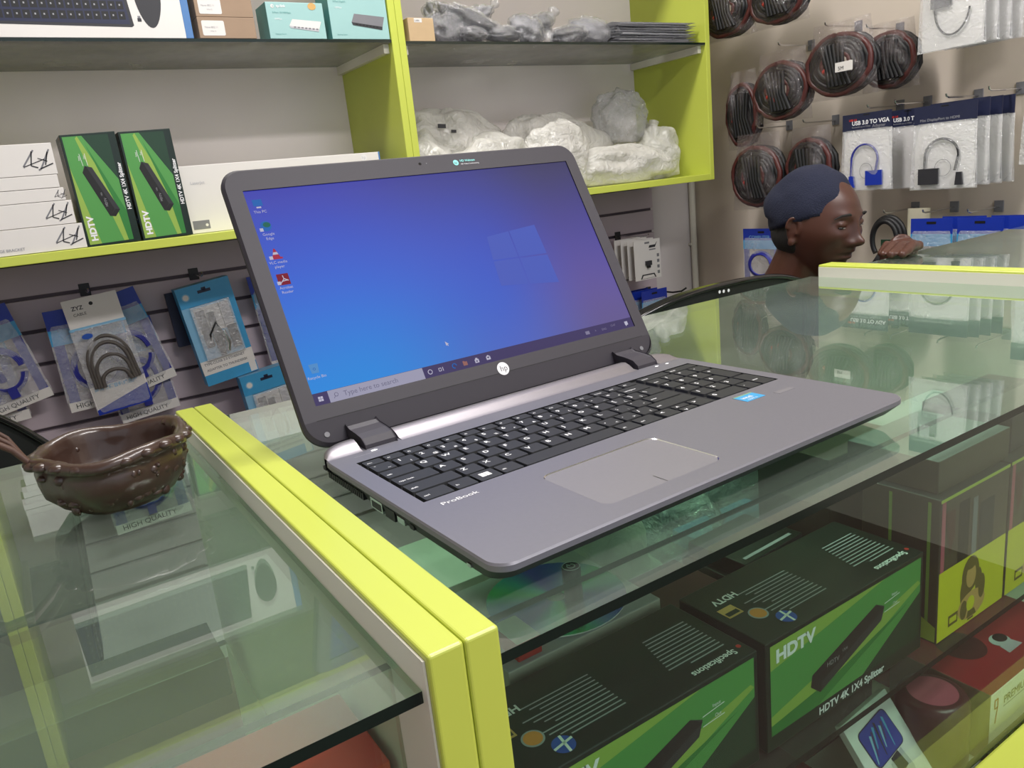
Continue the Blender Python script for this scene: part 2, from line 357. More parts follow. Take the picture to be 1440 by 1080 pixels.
    m.box(1.0, 6, 142, 156, -13, -8.5, 'black')
    for k in range(18): m.box(1.0, 6, 170+k*3.6, 172+k*3.6, -13, -8, 'black')
    b = m.build('base', t)
    # keyboard well and touchpad as parts
    m = MB(); m.box(kx0, kx1, ky0, ky1, -4, -2.2, 'well_black', faces={})
    for a, bb, c, d in ((kx0, kx1, ky0, ky0), (kx0, kx1, ky1, ky1), (kx0, kx0, ky0, ky1), (kx1, kx1, ky0, ky1)):
        m.poly([(a, c, -2.2), (bb, d, -2.2), (bb, d, 0), (a, c, 0)], 'well_black')
    m.build('keyboard_tray', t)
    m = MB(); m.prism(rrect(px0+.4, px1-.4, py0+.4, py1-.4, 7), -2, -.5, 'pad_metal'); rr = rrect(px0+.2, px1-.2, py0+.2, py1-.2, 8, 6)
    # corner fillers and shiny chamfer round the pad
    ro = rrect(px0, px1, py0, py1, .01, 6); m.add([(x, y, -.02) for x, y in ro]+[(x, y, -.02) for x, y in rr], [(i, (i+1) % len(rr), len(rr)+(i+1) % len(rr), len(rr)+i) for i in range(len(rr))], 'deck_metal')
    ri = rrect(px0+1.1, px1-1.1, py0+1.1, py1-1.1, 7, 6); k = len(rr)
    m.add([(x, y, -.02) for x, y in rr]+[(x, y, -.48) for x, y in ri], [(i, (i+1) % k, k+(i+1) % k, k+i) for i in range(k)], 'chrome', smooth=True)
    m.poly([(138.2, 18.5, -.42), (138.9, 18.5, -.42), (138.9, 31, -.42), (138.2, 31, -.42)], 'side_dark')
    m.build('touchpad', t)
    # ---- keys
    ox, u = 16.3, 18.25; rows = []
    H = [106.8+17.9*i for i in range(5)]; hh = 16.5
    def key(x0, x1, y0, y1, leg=None, small=None, sub=None):
        m = MB(); pts0 = rrect(x0, x1, y0, y1, 1.4, 3); pts1 = rrect(x0+.7, x1-.7, y0+.7, y1-.7, 1.3, 3); k = len(pts0)
        m.add([(x, y, -2.1) for x, y in pts0]+[(x, y, .2) for x, y in pts1], [(i, (i+1) % k, k+(i+1) % k, k+i) for i in range(k)], 'key_black')
        m.poly([(x, y, .2) for x, y in pts1], 'key_black')
        if leg:
            if len(leg) == 1: m.text(leg, (x0+3.2, y1-7.6, .2), 6.2, 'print_white', ey=(0, 1, 0), lift=.08, bold=.02)
            else: m.text(leg, (x0+2.6, y0+(y1-y0)*.38, .2), 3.1, 'print_white', ey=(0, 1, 0), lift=.08, bold=.015)
        if sub: m.text(sub, (x1-6.5, y0+2.6, .2), 4.2, 'print_white', ey=(0, 1, 0), lift=.08, bold=.015)
        m.build('key', t)
    def row(i, spec, x=ox):
        for w_, leg, *sub in spec:
            y1 = H[i]+hh
            if leg is not None: key(x+.7, x+w_*u-.7, H[i], y1, leg, sub=sub[0] if sub else None)
            x += w_*u
    row(0, [(1.3, 'ctrl'), (1, 'fn')]); x = ox+2.3*u
    m = MB(); pts = rrect(x+.7, x+u-.7, H[0], H[0]+hh, 1.4, 3); m.prism(pts, -2.1, .2, 'key_black')
    for a in (0, 1):
        for b_ in (0, 1): m.box(x+5+a*4, x+8.6+a*4, H[0]+6+b_*3.4, H[0]+9+b_*3.4, .2, .3, 'print_white')
    m.build('key', t)
    row(0, [(1, 'alt'), (5, ''), (1, 'alt'), (1.2, 'ctrl')], ox+3.3*u)
    ax = ox+11.6*u
    key(ax+.7, ax+u-.7, H[0], H[0]+hh*.98, '<'); key(ax+u+.7, ax+2*u-.7, H[0], H[0]+7.8, 'v'); key(ax+u+.7, ax+2*u-.7, H[0]+8.6, H[0]+hh, '^'); key(ax+2*u+.7, ax+3*u-.7, H[0], H[0]+hh, '>')
    row(1, [(2.2, 'shift')]+[(1, c) for c in 'ZXCVBNM']+[(1, ',', '<'), (1, '.', '>'), (1, '/', '?'), (2.4, 'shift')])
    row(2, [(1.8, 'caps lock')]+[(1, c) for c in 'ASDFGHJKL']+[(1, ';', ':'), (1, "'", '"'), (1.8, 'enter')])
    row(3, [(1.5, 'tab')]+[(1, c) for c in 'QWERTYUIOP']+[(1, '[', '{'), (1, ']', '}'), (1.1, '\\')])
    row(4, [(1, '`', '~')]+[(1, a, b_) for a, b_ in zip('1234567890', '!@#$%^&*()')]+[(1, '-', '_'), (1, '=', '+'), (1.6, 'backspace')])
    yt = H[4]+17.9
    fx = ox; fw = 14.6*u/16
    for k_, lg in enumerate(['esc']+['f%d' % i for i in range(1, 13)]+['home', 'end', 'del']): key(fx+k_*fw+.6, fx+(k_+1)*fw-.6, yt-.6, yt+11, lg)
    nx = ox+14.95*u; nw = (kx1-1-nx)/4
    for i, r_ in enumerate([['0', None, '.', None], ['1', '2', '3', 'enter'], ['4', '5', '6', '+'], ['7', '8', '9', '-'], ['num', '/', '*', '-']]):
        for j, lg in enumerate(r_):
            if i == 0 and j == 1: continue
            if i == 0 and j == 3: continue
            if i == 3 and j == 3: continue
            x0 = nx+j*nw+.6; x1 = nx+(j+(2 if (i == 0 and j == 0) else 1))*nw-.6; y0 = H[i]; y1 = H[i]+hh
            if i == 1 and j == 3: y0 = H[0]
            if i == 2 and j == 3: y1 = H[3]+hh
            key(x0, x1, y0, y1, lg)
    for j in range(2): key(nx+j*2*nw+.6, nx+(j*2+2)*nw-.6, yt-.6, yt+11, ['home', 'pg up'][j])
    # ---- hinges
    for x0, x1 in ((33, 60), (318, 343)):
        m = MB(); pr = [(233, -1), (234, 3), (240, 7), (250, 8.5), (262, 9.5), (268, 12), (272, 6), (266, -6), (250, -8)]
        A = [(x0, y, z) for y, z in pr]; B = [(x1, y, z) for y, z in pr]; k = len(pr); m.add(A+B, [(i, k+i, k+(i+1) % k, (i+1) % k) for i in range(k)], 'bezel', smooth=False); m.poly(A[::-1], 'bezel'); m.poly(B, 'bezel')
        m.build('hinge', t, bevel=1.2)
    # ---- lid: local frame u (x), v (up along the lid), n (towards the user)
    th = R(27.934); y0 = 279.06; z0 = 30.38
    X = Matrix(((1, 0, 0, 0), (0, math.sin(th), -math.cos(th), y0), (0, math.cos(th), math.sin(th), z0), (0, 0, 0, 1)))
    dx0, dx1, dv1 = 15.4, 359.6, 193.5
    m = MB(); out = rrect(0, 375, -34, 214, (20, 20, 17, 17), 8); k = len(out)
    inn = [(x+(187.5-x)/187.5*2.2, v+(90-v)/124*2.2) for x, v in out]
    def lv(pts, z): return [(x, v, z) for x, v in pts]
    m.add(lv(out, -1.5)+lv(inn, .9), [(i, (i+1) % k, k+(i+1) % k, k+i) for i in range(k)], 'bezel', smooth=True, X=X)
    m.add(lv(out, -1.5)+lv(out, -5), [(k+i, k+(i+1) % k, (i+1) % k, i) for i in range(k)], 'bezel', smooth=True, X=X)
    m.add(lv(out, -5)+lv(inn, -7), [(k+i, k+(i+1) % k, (i+1) % k, i) for i in range(k)], 'side_dark', smooth=True, X=X); m.poly(lv(inn, -7)[::-1], 'side_dark', X=X)
    # bezel front as frame round the display
    def ext(v):
        xs = []
        for i in range(k):
            (xa, ya), (xb, yb) = inn[i], inn[(i+1) % k]
            if (ya-v)*(yb-v) <= 0 and abs(ya-yb) > 1e-9: xs.append(xa+(xb-xa)*(v-ya)/(yb-ya))
        return min(xs), max(xs)
    vs_ = sorted(set([p[1] for p in inn]+[0, dv1, -12]))
    def zb(v): return .9 if v > -12 else .9-(-12-v)*.12
    for a, b_ in zip(vs_[:-1], vs_[1:]):
        if b_-a < 1e-3: continue
        e = 1e-3; l0, r0 = ext(a+e); l1, r1 = ext(b_-e); segs = [((l0, l1), (r0, r1))]
        if a >= 0 and b_ <= dv1: segs = [((l0, l1), (dx0, dx0)), ((dx1, dx1), (r0, r1))]
        for L_, R_ in segs: m.poly([(L_[0], a, zb(a)), (R_[0], a, zb(a)), (R_[1], b_, zb(b_)), (L_[1], b_, zb(b_))], 'bezel', X=X)
    for a, b_ in (((dx0, 0), (dx1, 0)), ((dx1, 0), (dx1, dv1)), ((dx1, dv1), (dx0, dv1)), ((dx0, dv1), (dx0, 0))):
        m.poly([(a[0], a[1], .9), (b_[0], b_[1], .9), (b_[0], b_[1], -.6), (a[0], a[1], -.6)], 'bezel_gloss', X=X)
    m.poly([(12, -12.2, 1.0), (363, -12.2, 1.0), (363, -11.7, 1.0), (12, -11.7, 1.0)], 'well_black', X=X)
    m.disc((187, 204.5, 1.0), 1.5, 'black_gloss', X=X); m.disc((194, 204.5, 1.0), .5, 'mid_grey', X=X)
    for uu in (17, 357): m.disc((uu, -24, 0), 2.2, 'mid_grey', X=X)
    lid = m.build('lid', t)
    m = MB(); m.disc((191.5, -8.5, 1.15), 6.2, 'print_white', X=X); m.text('hp', (188.2, -10.8, 1.2), 8.0, 'bezel', ey=(0, 1, 0), X=X, lift=.1, bold=-.01)
    o = m.build('round_logo', lid, label='white round logo')
    m = MB(); m.disc((226, 202.5, 1.15), 3, 'cyan_print', X=X); m.text('hp', (224, 201.2, 1.2), 3.2, 'bezel', ey=(0, 1, 0), X=X, lift=.1); m.text('HD Webcam', (231, 203, 1.1), 3.2, 'cyan_print', ey=(0, 1, 0), X=X, lift=.1, bold=.02); m.text('HD Video Conferencing', (231, 199.8, 1.1), 2.1, 'print_white', ey=(0, 1, 0), X=X, lift=.1)
    m.build('webcam_sticker', lid)
    # display
    m = MB(); m.poly([(dx0, 0, -.5), (dx1, 0, -.5), (dx1, dv1, -.5), (dx0, dv1, -.5)], 'wallpaper', X=X); d = m.build('display', lid)
    def ico(name, fn, par=lid):
        m = MB(); fn(m); return m.build(name, par)
    Y = (0, 1, 0)
    def T(m, s_, x, v, sz, mt='ui_white', **k): m.text(s_, (x, v, -.42), sz, mt, ey=Y, X=X, lift=.05, **k)
    def P(m, pts, mt, z=-.4): m.poly([(x, v, z) for x, v in pts], mt, X=X)
    def rect(m, x0, x1, v0, v1, mt, z=-.4): P(m, [(x0, v0), (x1, v0), (x1, v1), (x0, v1)], mt, z)
    def winlogo(m, x, v, s_, mt, z=-.4):
        for a in (0, 1):
            for b_ in (0, 1): rect(m, x+a*s_*.53, x+a*s_*.53+s_*.47, v+b_*s_*.53, v+b_*s_*.53+s_*.47, mt, z)
    def task(m):
        rect(m, dx0, dx1, 0, 10.6, 'ui_bar', -.46); winlogo(m, 19.6, 3.3, 4, 'ui_white')
        m.tube([(121.5+2*math.cos(a*.5236), 5.2+2*math.sin(a*.5236), -.4) for a in range(12)], .35, 'ui_white', 4, X=X, closed=True)
        rect(m, 130, 132.8, 3.6, 4.1, 'ui_white'); rect(m, 130, 132.8, 6.2, 6.7, 'ui_white'); rect(m, 130, 130.5, 3.6, 6.7, 'ui_white'); rect(m, 132.3, 132.8, 3.6, 6.7, 'ui_white'); rect(m, 134, 134.6, 3.4, 7, 'ui_white')
        m.tube([(146+2.1*math.cos(a*.6), 5.2+2.1*math.sin(a*.6), -.4) for a in range(9)], .5, 'ui_blue', 4, X=X)
        rect(m, 155, 159.4, 3.2, 6.8, 'ui_tan'); rect(m, 155, 157, 6.8, 7.5, 'ui_tan'); rect(m, 167.4, 171.6, 3, 6.4, 'ui_white'); rect(m, 168.4, 170.6, 6.4, 7.6, 'ui_white'); winlogo(m, 168.6, 3.8, 1.6, 'ui_bar', -.36)
        P(m, [(179.6, 3.2), (184, 3.2), (184, 6.2), (181.8, 7.8), (179.6, 6.2)], 'ui_white'); P(m, [(180.2, 6), (183.4, 6), (181.8, 4.4)], 'ui_bar', -.36)
        rect(m, 297, 302, 3.6, 7, 'ui_dim'); T(m, 'ENG', 318, 4, 3, 'ui_dim'); T(m, '12:47', 330, 5.6, 3, 'ui_dim'); T(m, '^', 309, 3.6, 4, 'ui_dim')
        rect(m, 349, 353, 3.6, 7.4, 'ui_white')
        P(m, [(349.6, 3.6), (351.4, 3.6), (349.6, 2.3)], 'ui_white')
    ico('taskbar', task)
    def search(m):
        rect(m, 28.4, 115.2, .1, 10.4, 'ui_search', -.42); T(m, 'Type here to search', 41, 3.3, 6.0, 'ui_greytext')
        m.tube([(35+1.6*math.cos(a*.785), 6+1.6*math.sin(a*.785), -.38) for a in range(8)], .3, 'ui_greytext', 4, X=X, closed=True); m.tube([(33.9, 4.9, -.38), (32.3, 3.2, -.38)], .3, 'ui_greytext', 4, X=X)
    ico('search_box', search)
    def logo(m):
        P(m, [(226, 97), (255, 96), (255, 124), (229, 121.5)], 'ui_glow'); P(m, [(256.4, 96), (289.5, 95), (288.3, 127), (256.4, 124.2)], 'ui_glow')
        P(m, [(226, 95.4), (255, 94.6), (255, 67), (223.9, 70)], 'ui_glow'); P(m, [(256.4, 94.5), (289.5, 93.4), (290.4, 62.8), (256.4, 66.8)], 'ui_glow')
    ico('wallpaper_window', logo)
    def di(x, v, fn, txt):
        def f(m):
            fn(m, x, v)
            for i, l in enumerate(txt): T(m, l, x, v-8.5-i*4, 3.4, align='CENTER')
        ico('desktop_icon', f)
    def bin_(m, x, v): P(m, [(x-3, v-4), (x+3, v-4), (x+4, v+4), (x-4, v+4)], 'ui_glass'); T(m, 'o', x-1.5, v-1.5, 5, 'ui_blue')
    def pcic(m, x, v): rect(m, x-4, x+4, v-2, v+4, 'ui_blue'); rect(m, x-2, x+2, v-4, v-2.6, 'ui_white')
    def edge(m, x, v):
        P(m, [(x+4.6*math.cos(a*.314), v+4.6*math.sin(a*.314)) for a in range(20)], 'ui_blue'); P(m, [(x+1+3.2*math.cos(a*.314), v+1.2+2.4*math.sin(a*.314)) for a in range(20)], 'ui_green', -.36); rect(m, x-6, x-3, v-4.5, v-1.5, 'ui_white', -.34)
    def vlc(m, x, v):
        P(m, [(x-3.4, v-3), (x+3.4, v-3), (x+.6, v+5), (x-.6, v+5)], 'ui_red'); rect(m, x-5, x+5, v-4.6, v-3, 'ui_red'); P(m, [(x-2.4, v-.4), (x+2.4, v-.4), (x+1.6, v+1.8), (x-1.6, v+1.8)], 'ui_white', -.36); rect(m, x-6, x-3, v-4.5, v-1.5, 'ui_white', -.34)
    def pdf(m, x, v):
        rect(m, x-5, x+5, v-5, v+5, 'ui_darkred'); rect(m, x-6, x-3, v-4.5, v-1.5, 'ui_white', -.3)
        m.tube([(x, v+3.4, -.36), (x+.4, v+.2, -.36), (x-3, v-3.2, -.36)], .45, 'ui_white', 4, X=X); m.tube([(x+.3, v+.6, -.36), (x+3.8, v-1.6, -.36)], .45, 'ui_white', 4, X=X); m.tube([(x-1.6, v-1.7, -.36), (x+3.6, v-1, -.36)], .45, 'ui_white', 4, X=X)
    di(24.5, 181, pcic, ['This PC']); di(25, 160, edge, ['Google', 'Edge']); di(25, 134, vlc, ['VLC media', 'player']); di(24.5, 111, pdf, ['Acrobat', 'Reader']); di(24.5, 31, bin_, ['Recycle Bin'])
    ico('cursor', lambda m: P(m, [(145.5, 29), (145.5, 24.6), (146.5, 25.5), (147.2, 24.2), (147.8, 24.5), (147.2, 25.8), (148.6, 26)], 'ui_white'))
def screen_materials():
    for n_, c_, s_ in (('ui_white', '#c9c6dc', 1), ('ui_dim', '#8c86a4', 1), ('ui_bar', '#4d4470', .95), ('ui_search', '#a9a7c0', 1), ('ui_greytext', '#77758f', 1), ('ui_blue', '#2f72c8', .9), ('ui_tan', '#a8736c', .9),
                       ('ui_glow', '#5567c8', 1.02), ('ui_green', '#2e7a6a', .8), ('ui_red', '#b83452', .9), ('ui_darkred', '#8c2238', .9), ('ui_glass', '#5f9fe0', .9)):
        mat(n_, '#050505', .5, spec=.05, emit=c_, es=s_*.8)
    mat('cyan_print', '#8fe6e2', .5)
    m = bpy.data.materials.new('wallpaper'); m.use_nodes = True; nt = m.node_tree; N = nt.nodes.new; L = nt.links.new
    b = nt.nodes['Principled BSDF']; b.inputs['Base Color'].default_value = (.01, .01, .012, 1); b.inputs['Roughness'].default_value = .35; b.inputs['Specular IOR Level'].default_value = .05
    tc = N('ShaderNodeTexCoord'); sp = N('ShaderNodeSeparateXYZ'); L(tc.outputs['Generated'], sp.inputs[0])
    nz = N('ShaderNodeTexNoise'); nz.inputs['Scale'].default_value = 3; L(tc.outputs['Generated'], nz.inputs['Vector'])
    def ramp(src, stops):
        r_ = N('ShaderNodeValToRGB'); r_.color_ramp.interpolation = 'B_SPLINE' if len(stops) > 3 else 'EASE'
        while len(r_.color_ramp.elements) < len(stops): r_.color_ramp.elements.new(.5)
        for e, (p_, c_) in zip(r_.color_ramp.elements, stops): e.position = p_; e.color = lin(c_) if isinstance(c_, str) else (c_,)*3+(1,)
        L(src, r_.inputs[0]); return r_
    v = sp.outputs['Z']
    left = ramp(v, [(0, '#2492ea'), (.22, '#2086e6'), (.5, '#2062de'), (.78, '#2c4ccc'), (1, '#4242b2')])
    mid = ramp(v, [(0, '#566ecc'), (.25, '#4066d4'), (.5, '#3858d0'), (.75, '#394aba'), (1, '#42408c')])
    right = ramp(v, [(0, '#6a5f92'), (.25, '#6a5ca6'), (.5, '#5a52a8'), (.75, '#4a4690'), (1, '#454262')])
    f1 = N('ShaderNodeMapRange'); f1.interpolation_type = 'SMOOTHSTEP'; f1.inputs[1].default_value = .12; f1.inputs[2].default_value = .6; L(sp.outputs['X'], f1.inputs[0])
    f2 = N('ShaderNodeMapRange'); f2.interpolation_type = 'SMOOTHSTEP'; f2.inputs[1].default_value = .55; f2.inputs[2].default_value = .92; L(sp.outputs['X'], f2.inputs[0])
    m1 = N('ShaderNodeMix'); m1.data_type = 'RGBA'; L(f1.outputs[0], m1.inputs[0]); L(left.outputs[0], m1.inputs[6]); L(mid.outputs[0], m1.inputs[7])
    m2 = N('ShaderNodeMix'); m2.data_type = 'RGBA'; L(f2.outputs[0], m2.inputs[0]); L(m1.outputs[2], m2.inputs[6]); L(right.outputs[0], m2.inputs[7])
    L(m2.outputs[2], b.inputs['Emission Color']); b.inputs['Emission Strength'].default_value = .82
    MATS['wallpaper'] = m
screen_materials()
laptop(LX)

# ================================================================== BOXED GOODS
EX = (1, 0, 0); EZ = (0, 0, 1); EY = (0, 1, 0)
def F(m, pts, mt, lift=.3): m.poly([(x, -lift, z) for x, z in pts], mt)          # flat print on a front face (y = 0)
def Fr(m, x0, x1, z0, z1, mt, lift=.3): F(m, [(x0, z0), (x1, z0), (x1, z1), (x0, z1)], mt, lift)
def stroke(m, pts, w_, mt, lift=.4):
    for (xa, za), (xb, zb_) in zip(pts[:-1], pts[1:]):
        d = math.hypot(xb-xa, zb_-za) or 1; nx_, nz_ = -(zb_-za)/d*w_/2, (xb-xa)/d*w_/2
        F(m, [(xa-nx_, za-nz_), (xb-nx_, zb_-nz_), (xb+nx_, zb_+nz_), (xa+nx_, za+nz_)], mt, lift)
def Tx(m, body, x, z, size, mt, **k): m.text(body, (x, 0, z), size, mt, ex=EX, ey=EZ, lift=k.pop('lift', .5), **k)
def Pt(m, pts, z, mt): m.poly([(x, y, z) for x, y in pts], mt)                    # print on a top face

def splitter_box(label, group, full=True):
    t = thing('splitter_box', label, 'box', 0, 0, 0, group=group)
    Lh, H_, D_ = 208, 95, 88
    m = MB(); m.box(0, Lh, 0, D_, 0, H_, 'box_black', faces=dict(left='box_black'))
    m.build('carton', t, bevel=.8)
    m = MB(); Fr(m, 5, Lh-4, 13, H_-4, 'green_bright', .15)  # green printed ground of the box front
    F(m, [(5, 13), (60, 13), (130, 40), (204, 74), (204, H_-4), (110, H_-4), (5, 60)], 'green_mid', .22) if False else None
    F(m, [(5, 70), (5, H_-4), (150, H_-4)], 'green_pale', .22); F(m, [(120, 13), (204, 13), (204, 58)], 'green_dark', .22); F(m, [(5, 13), (5, 30), (200, 70), (204, 66), (60, 13)], 'green_pale', .2)
    F(m, [(5, 13), (5, 22), (80, 30), (190, 56), (60, 13)], 'green_mid', .24)
    # splitter device drawing
    F(m, [(52, 34), (64, 24), (146, 54), (150, 66), (138, 72), (54, 44)], 'dark_grey', .34); F(m, [(52, 34), (64, 24), (66, 32), (54, 44)], 'black', .4); F(m, [(54, 44), (66, 33), (150, 64), (138, 72)], 'black', .38)
    Tx(m, 'HDTV', 72, 43, 6, 'print_grey', lift=.55); Tx(m, '1X4', 92, 48, 4, 'print_grey', lift=.55)
    stroke(m, [(150, 68), (172, 70)], .7, 'print_white', .45); stroke(m, [(150, 60), (172, 61)], .7, 'print_white', .45); Tx(m, 'Input', 160, 71, 4, 'print_white'); Tx(m, 'Out', 162, 62, 4, 'print_white')
    Tx(m, 'HDTV', 11, 75, 15, 'print_white', bold=.045, sx=1.15); Tx(m, 'HDTV 4K 1X4 Splitter', 62, 3.4, 9.5, 'print_white', bold=.03)
    m.build('front_print', t, label='green printed front')
    m = MB(); z = H_+.3
    # top face is read from behind, so its words stand upside down here
    def Tt(body, x, y, size, mt, **k): m.text(body, (x, y, H_), size, mt, ex=(-1, 0, 0), ey=(0, -1, 0), lift=.5, **k)
    Tt('Specifications', 196, 12, 8, 'print_white', bold=.02); m.disc((202, 12, z), 2, 'red_bright'); Tt('HDTV', 40, 66, 10, 'print_white', bold=.03)
    for k in range(11):
        l = 34+((k*37) % 19); Pt(m, [(196-l, 20+k*4.1), (196, 20+k*4.1), (196, 21.3+k*4.1), (196-l, 21.3+k*4.1)], z, 'print_grey')
        l = 46+((k*29) % 23); Pt(m, [(108-l-10, 18+k*4.1), (98, 18+k*4.1), (98, 19.2+k*4.1), (98-l, 19.2+k*4.1)], z, 'print_grey')
    Pt(m, [(8, 40), (24, 40), (24, 54), (8, 54)], z, 'amber'); Pt(m, [(9.5, 42), (22.5, 42), (22.5, 47), (9.5, 47)], z+.1, 'box_black'); m.disc((30, 31, z), 8, 'print_grey'); m.disc((30, 31, z+.15), 6.6, 'orange_dot'); m.disc((42, 14, z), 8, 'blue'); Pt(m, [(34, 12), (50, 15), (50, 17), (34, 14)], z+.2, 'print_white'); Pt(m, [(41, 6), (43, 6), (45, 22), (43, 22)], z+.2, 'print_white')
    m.build('top_print', t, label='small white lettering on black lid')
    return t
sb = splitter_box('green and black video splitter box upright on the shelf beside the white boxes', 'video splitter boxes')
place(sb, 66, 1403, 149.5, ry=-91.5)
b2 = copy_tree(sb, 'green and black video splitter box upright on the shelf, right one of the two'); place(b2, 165, 1403, 149.5, ry=-91.2)
b3 = copy_tree(sb, 'green splitter box lying in the counter, full front beside the yellow boxes'); place(b3, 231, 28, -255.5)
b4 = copy_tree(sb, 'dark splitter box lying in the counter behind the lime divider'); place(b4, 14, 28, -255.5)

def stand_box(w_, h, label, logo, words):
    t = thing('stand_box', label, 'box', 0, 0, 0, group='white laptop stand boxes')
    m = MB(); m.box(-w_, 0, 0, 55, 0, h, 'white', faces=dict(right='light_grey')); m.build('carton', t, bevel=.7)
    m = MB(); k = h/46.
    if logo:
        s_ = logo; ox_, oz = -s_*(46 if h > 40 else 30)-4, h*.16
        def q(*p): return [(ox_+a*s_, oz+b*s_) for a, b in p]
        stroke(m, q((2, 6), (0, 7), (20, 34)), 2.6*s_, 'mid_grey'); stroke(m, q((17, 32), (12, 8), (22, 4)), 2*s_, 'dark_grey'); stroke(m, q((2, 7), (34, 18)), 1.4*s_, 'dark_grey')
        stroke(m, q((22, 0), (26, 2), (44, 34)), 2.6*s_, 'mid_grey'); stroke(m, q((25, 2), (46, 10)), 2*s_, 'dark_grey'); stroke(m, q((41, 30), (34, 8)), 2*s_, 'dark_grey'); stroke(m, q((24, 20), (38, 14)), 1.4*s_, 'dark_grey')
    if words: Tx(m, words, -w_*.86, h*.16, 7 if h > 30 else 5, 'print_grey', bold=.01)
    if logo or words: m.build('front_print', t)
    return t
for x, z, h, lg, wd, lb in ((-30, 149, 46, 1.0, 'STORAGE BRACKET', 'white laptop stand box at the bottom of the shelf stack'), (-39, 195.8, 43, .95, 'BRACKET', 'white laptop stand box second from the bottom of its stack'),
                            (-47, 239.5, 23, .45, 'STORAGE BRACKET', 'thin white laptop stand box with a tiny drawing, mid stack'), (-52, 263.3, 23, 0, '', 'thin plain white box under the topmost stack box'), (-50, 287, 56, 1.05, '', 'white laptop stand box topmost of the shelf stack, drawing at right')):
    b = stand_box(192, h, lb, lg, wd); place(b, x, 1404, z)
m = MB(); m.box(0, 20, 0, 70, 0, 178, 'box_black'); m.box(2, 19, -.4, 0, 20, 160, 'dark_grey'); tag(place(m.build('upright_box', bevel=.8), -27, 1440, 149), 'black narrow box squeezed between white stack and green boxes', 'box')

def keyboard_box():
    t = thing('keyboard_box', 'white keyboard and mouse box on the top left shelf', 'box', 0, 0, 0)
    m = MB(); m.box(0, 455, 0, 55, 0, 165, 'white'); m.box(441, 455.2, -.5, 55.2, -.2, 165.2, 'blue_edge'); m.build('carton', t, bevel=.6)
    m = MB(); F(m, [(-0, 24), (346, 19), (350, 22), (338, 150), (5, 150)], 'dark_grey', .2); F(m, [(4, 29), (344, 24), (333, 144), (9, 144)], 'navy', .3)
    for r_ in range(6):
        for c_ in range(23):
            x = 14+c_*14.2-r_*.2; z = 32+r_*18
            if x > 336-r_*2: continue
            F(m, [(x, z), (x+11.5, z), (x+11.5, z+14), (x, z+14)], 'black', .4); Fr(m, x+4, x+6.5, z+6, z+9, 'print_grey', .5)
    F(m, [(383+28*math.cos(a*.1963)*(.85+.15*math.sin(a*.1963)), 72+54*math.sin(a*.1963)) for a in range(32)], 'dark_grey', .3); Fr(m, 382, 385, 92, 112, 'black', .5)
    Fr(m, 358, 365, 29, 35, 'dark_grey'); Fr(m, 359, 364, 35, 39, 'mid_grey')
    m.build('front_print', t); return t
place(keyboard_box(), -215, 1403, 523.6)
def carton_box(label, z):
    t = thing('carton_box', label, 'box', 252, 1402, z, group='brown cartons on the top shelf')
    m = MB(); m.box(0, 113, 0, 80, 0, 39.6, 'carton'); m.build('carton', t, bevel=.7)
    m = MB(); F(m, rrect(7, 51, 5, 33, 3, 3), 'white'); Tx(m, 'Nano 802.11', 12, 19, 5, 'print_grey'); Tx(m, 'WN-72', 22, 12, 3.6, 'print_grey'); m.build('sticker', t, label='white paper sticker')
carton_box('brown carton with white sticker on the glass shelf, lower one', 523.6); carton_box('brown carton with white sticker stacked on another carton', 563.6)
carton_box('brown carton topmost of its stack, mostly above the frame', 603.6)
def switch_box(label, x, w_, h, dev, words):
    t = thing('switch_box', label, 'box', x, 1402, 523.6, group='teal network switch boxes')
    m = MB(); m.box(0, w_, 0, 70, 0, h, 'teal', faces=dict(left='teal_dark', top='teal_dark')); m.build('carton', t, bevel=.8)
    m = MB(); m.disc((14, -.4, h-8), 3.6, 'white', ex=EX, ey=EZ); m.disc((15, -.6, h-8), 1.6, 'teal', ex=EX, ey=EZ); Tx(m, 'tp-link', 22, h-10, 7.5, 'print_white', bold=.02)
    Tx(m, words, 12, h-22, 5, 'teal_dark'); Tx(m, '100Mbps', 14, h-34, 4.5, 'print_white'); Tx(m, 'Desktop Switch', 12, 8, 3.6, 'teal_dark')
    m.disc((w_-24, -.4, h-7), 9, 'amber', ex=EX, ey=EZ, ry=7)
    c1, c2 = ('white', 'light_grey') if dev else ('mid_grey', 'dark_grey')
    a = w_*.36; F(m, [(a, h*.36), (a+8, h*.54), (w_-8, h*.48), (w_-16, h*.22), (a+6, h*.30)], c1, .4); F(m, [(a, h*.36), (a+2, h*.30), (w_-16, h*.2), (w_-15, h*.27)], c2, .5)
    for k in range(7): Fr(m, a+9+k*8, a+14+k*8, h*(.3-.009*k), h*(.3-.009*k)+3, 'mid_grey' if dev else 'black', .6)
    m.build('front_print', t)
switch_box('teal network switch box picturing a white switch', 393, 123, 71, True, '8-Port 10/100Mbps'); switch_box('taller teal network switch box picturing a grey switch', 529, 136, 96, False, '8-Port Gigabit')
# long pale box lying behind the laptop lid
t = thing('monitor_box', 'long pale grey box with round logo lying behind the laptop lid', 'box', 168, 1452, 148.6)
m = MB(); m.box(0, 455, 0, 60, 0, 138, 'white'); m.box(451, 455.3, -.3, 60.2, -.2, 138.2, 'blue_edge'); m.build('carton', t, bevel=.8)
m = MB(); m.disc((414, -.4, 127), 8, 'white_gloss', ex=EX, ey=EZ); Tx(m, 'hp', 408.5, 124.5, 10, 'light_grey'); Fr(m, 10, 44, 8, 26, 'mid_grey'); m.disc((38, -.6, 16), 3, 'white', ex=EX, ey=EZ); Tx(m, 'LaserJet', 20, 100, 9, 'light_grey'); m.build('front_print', t)

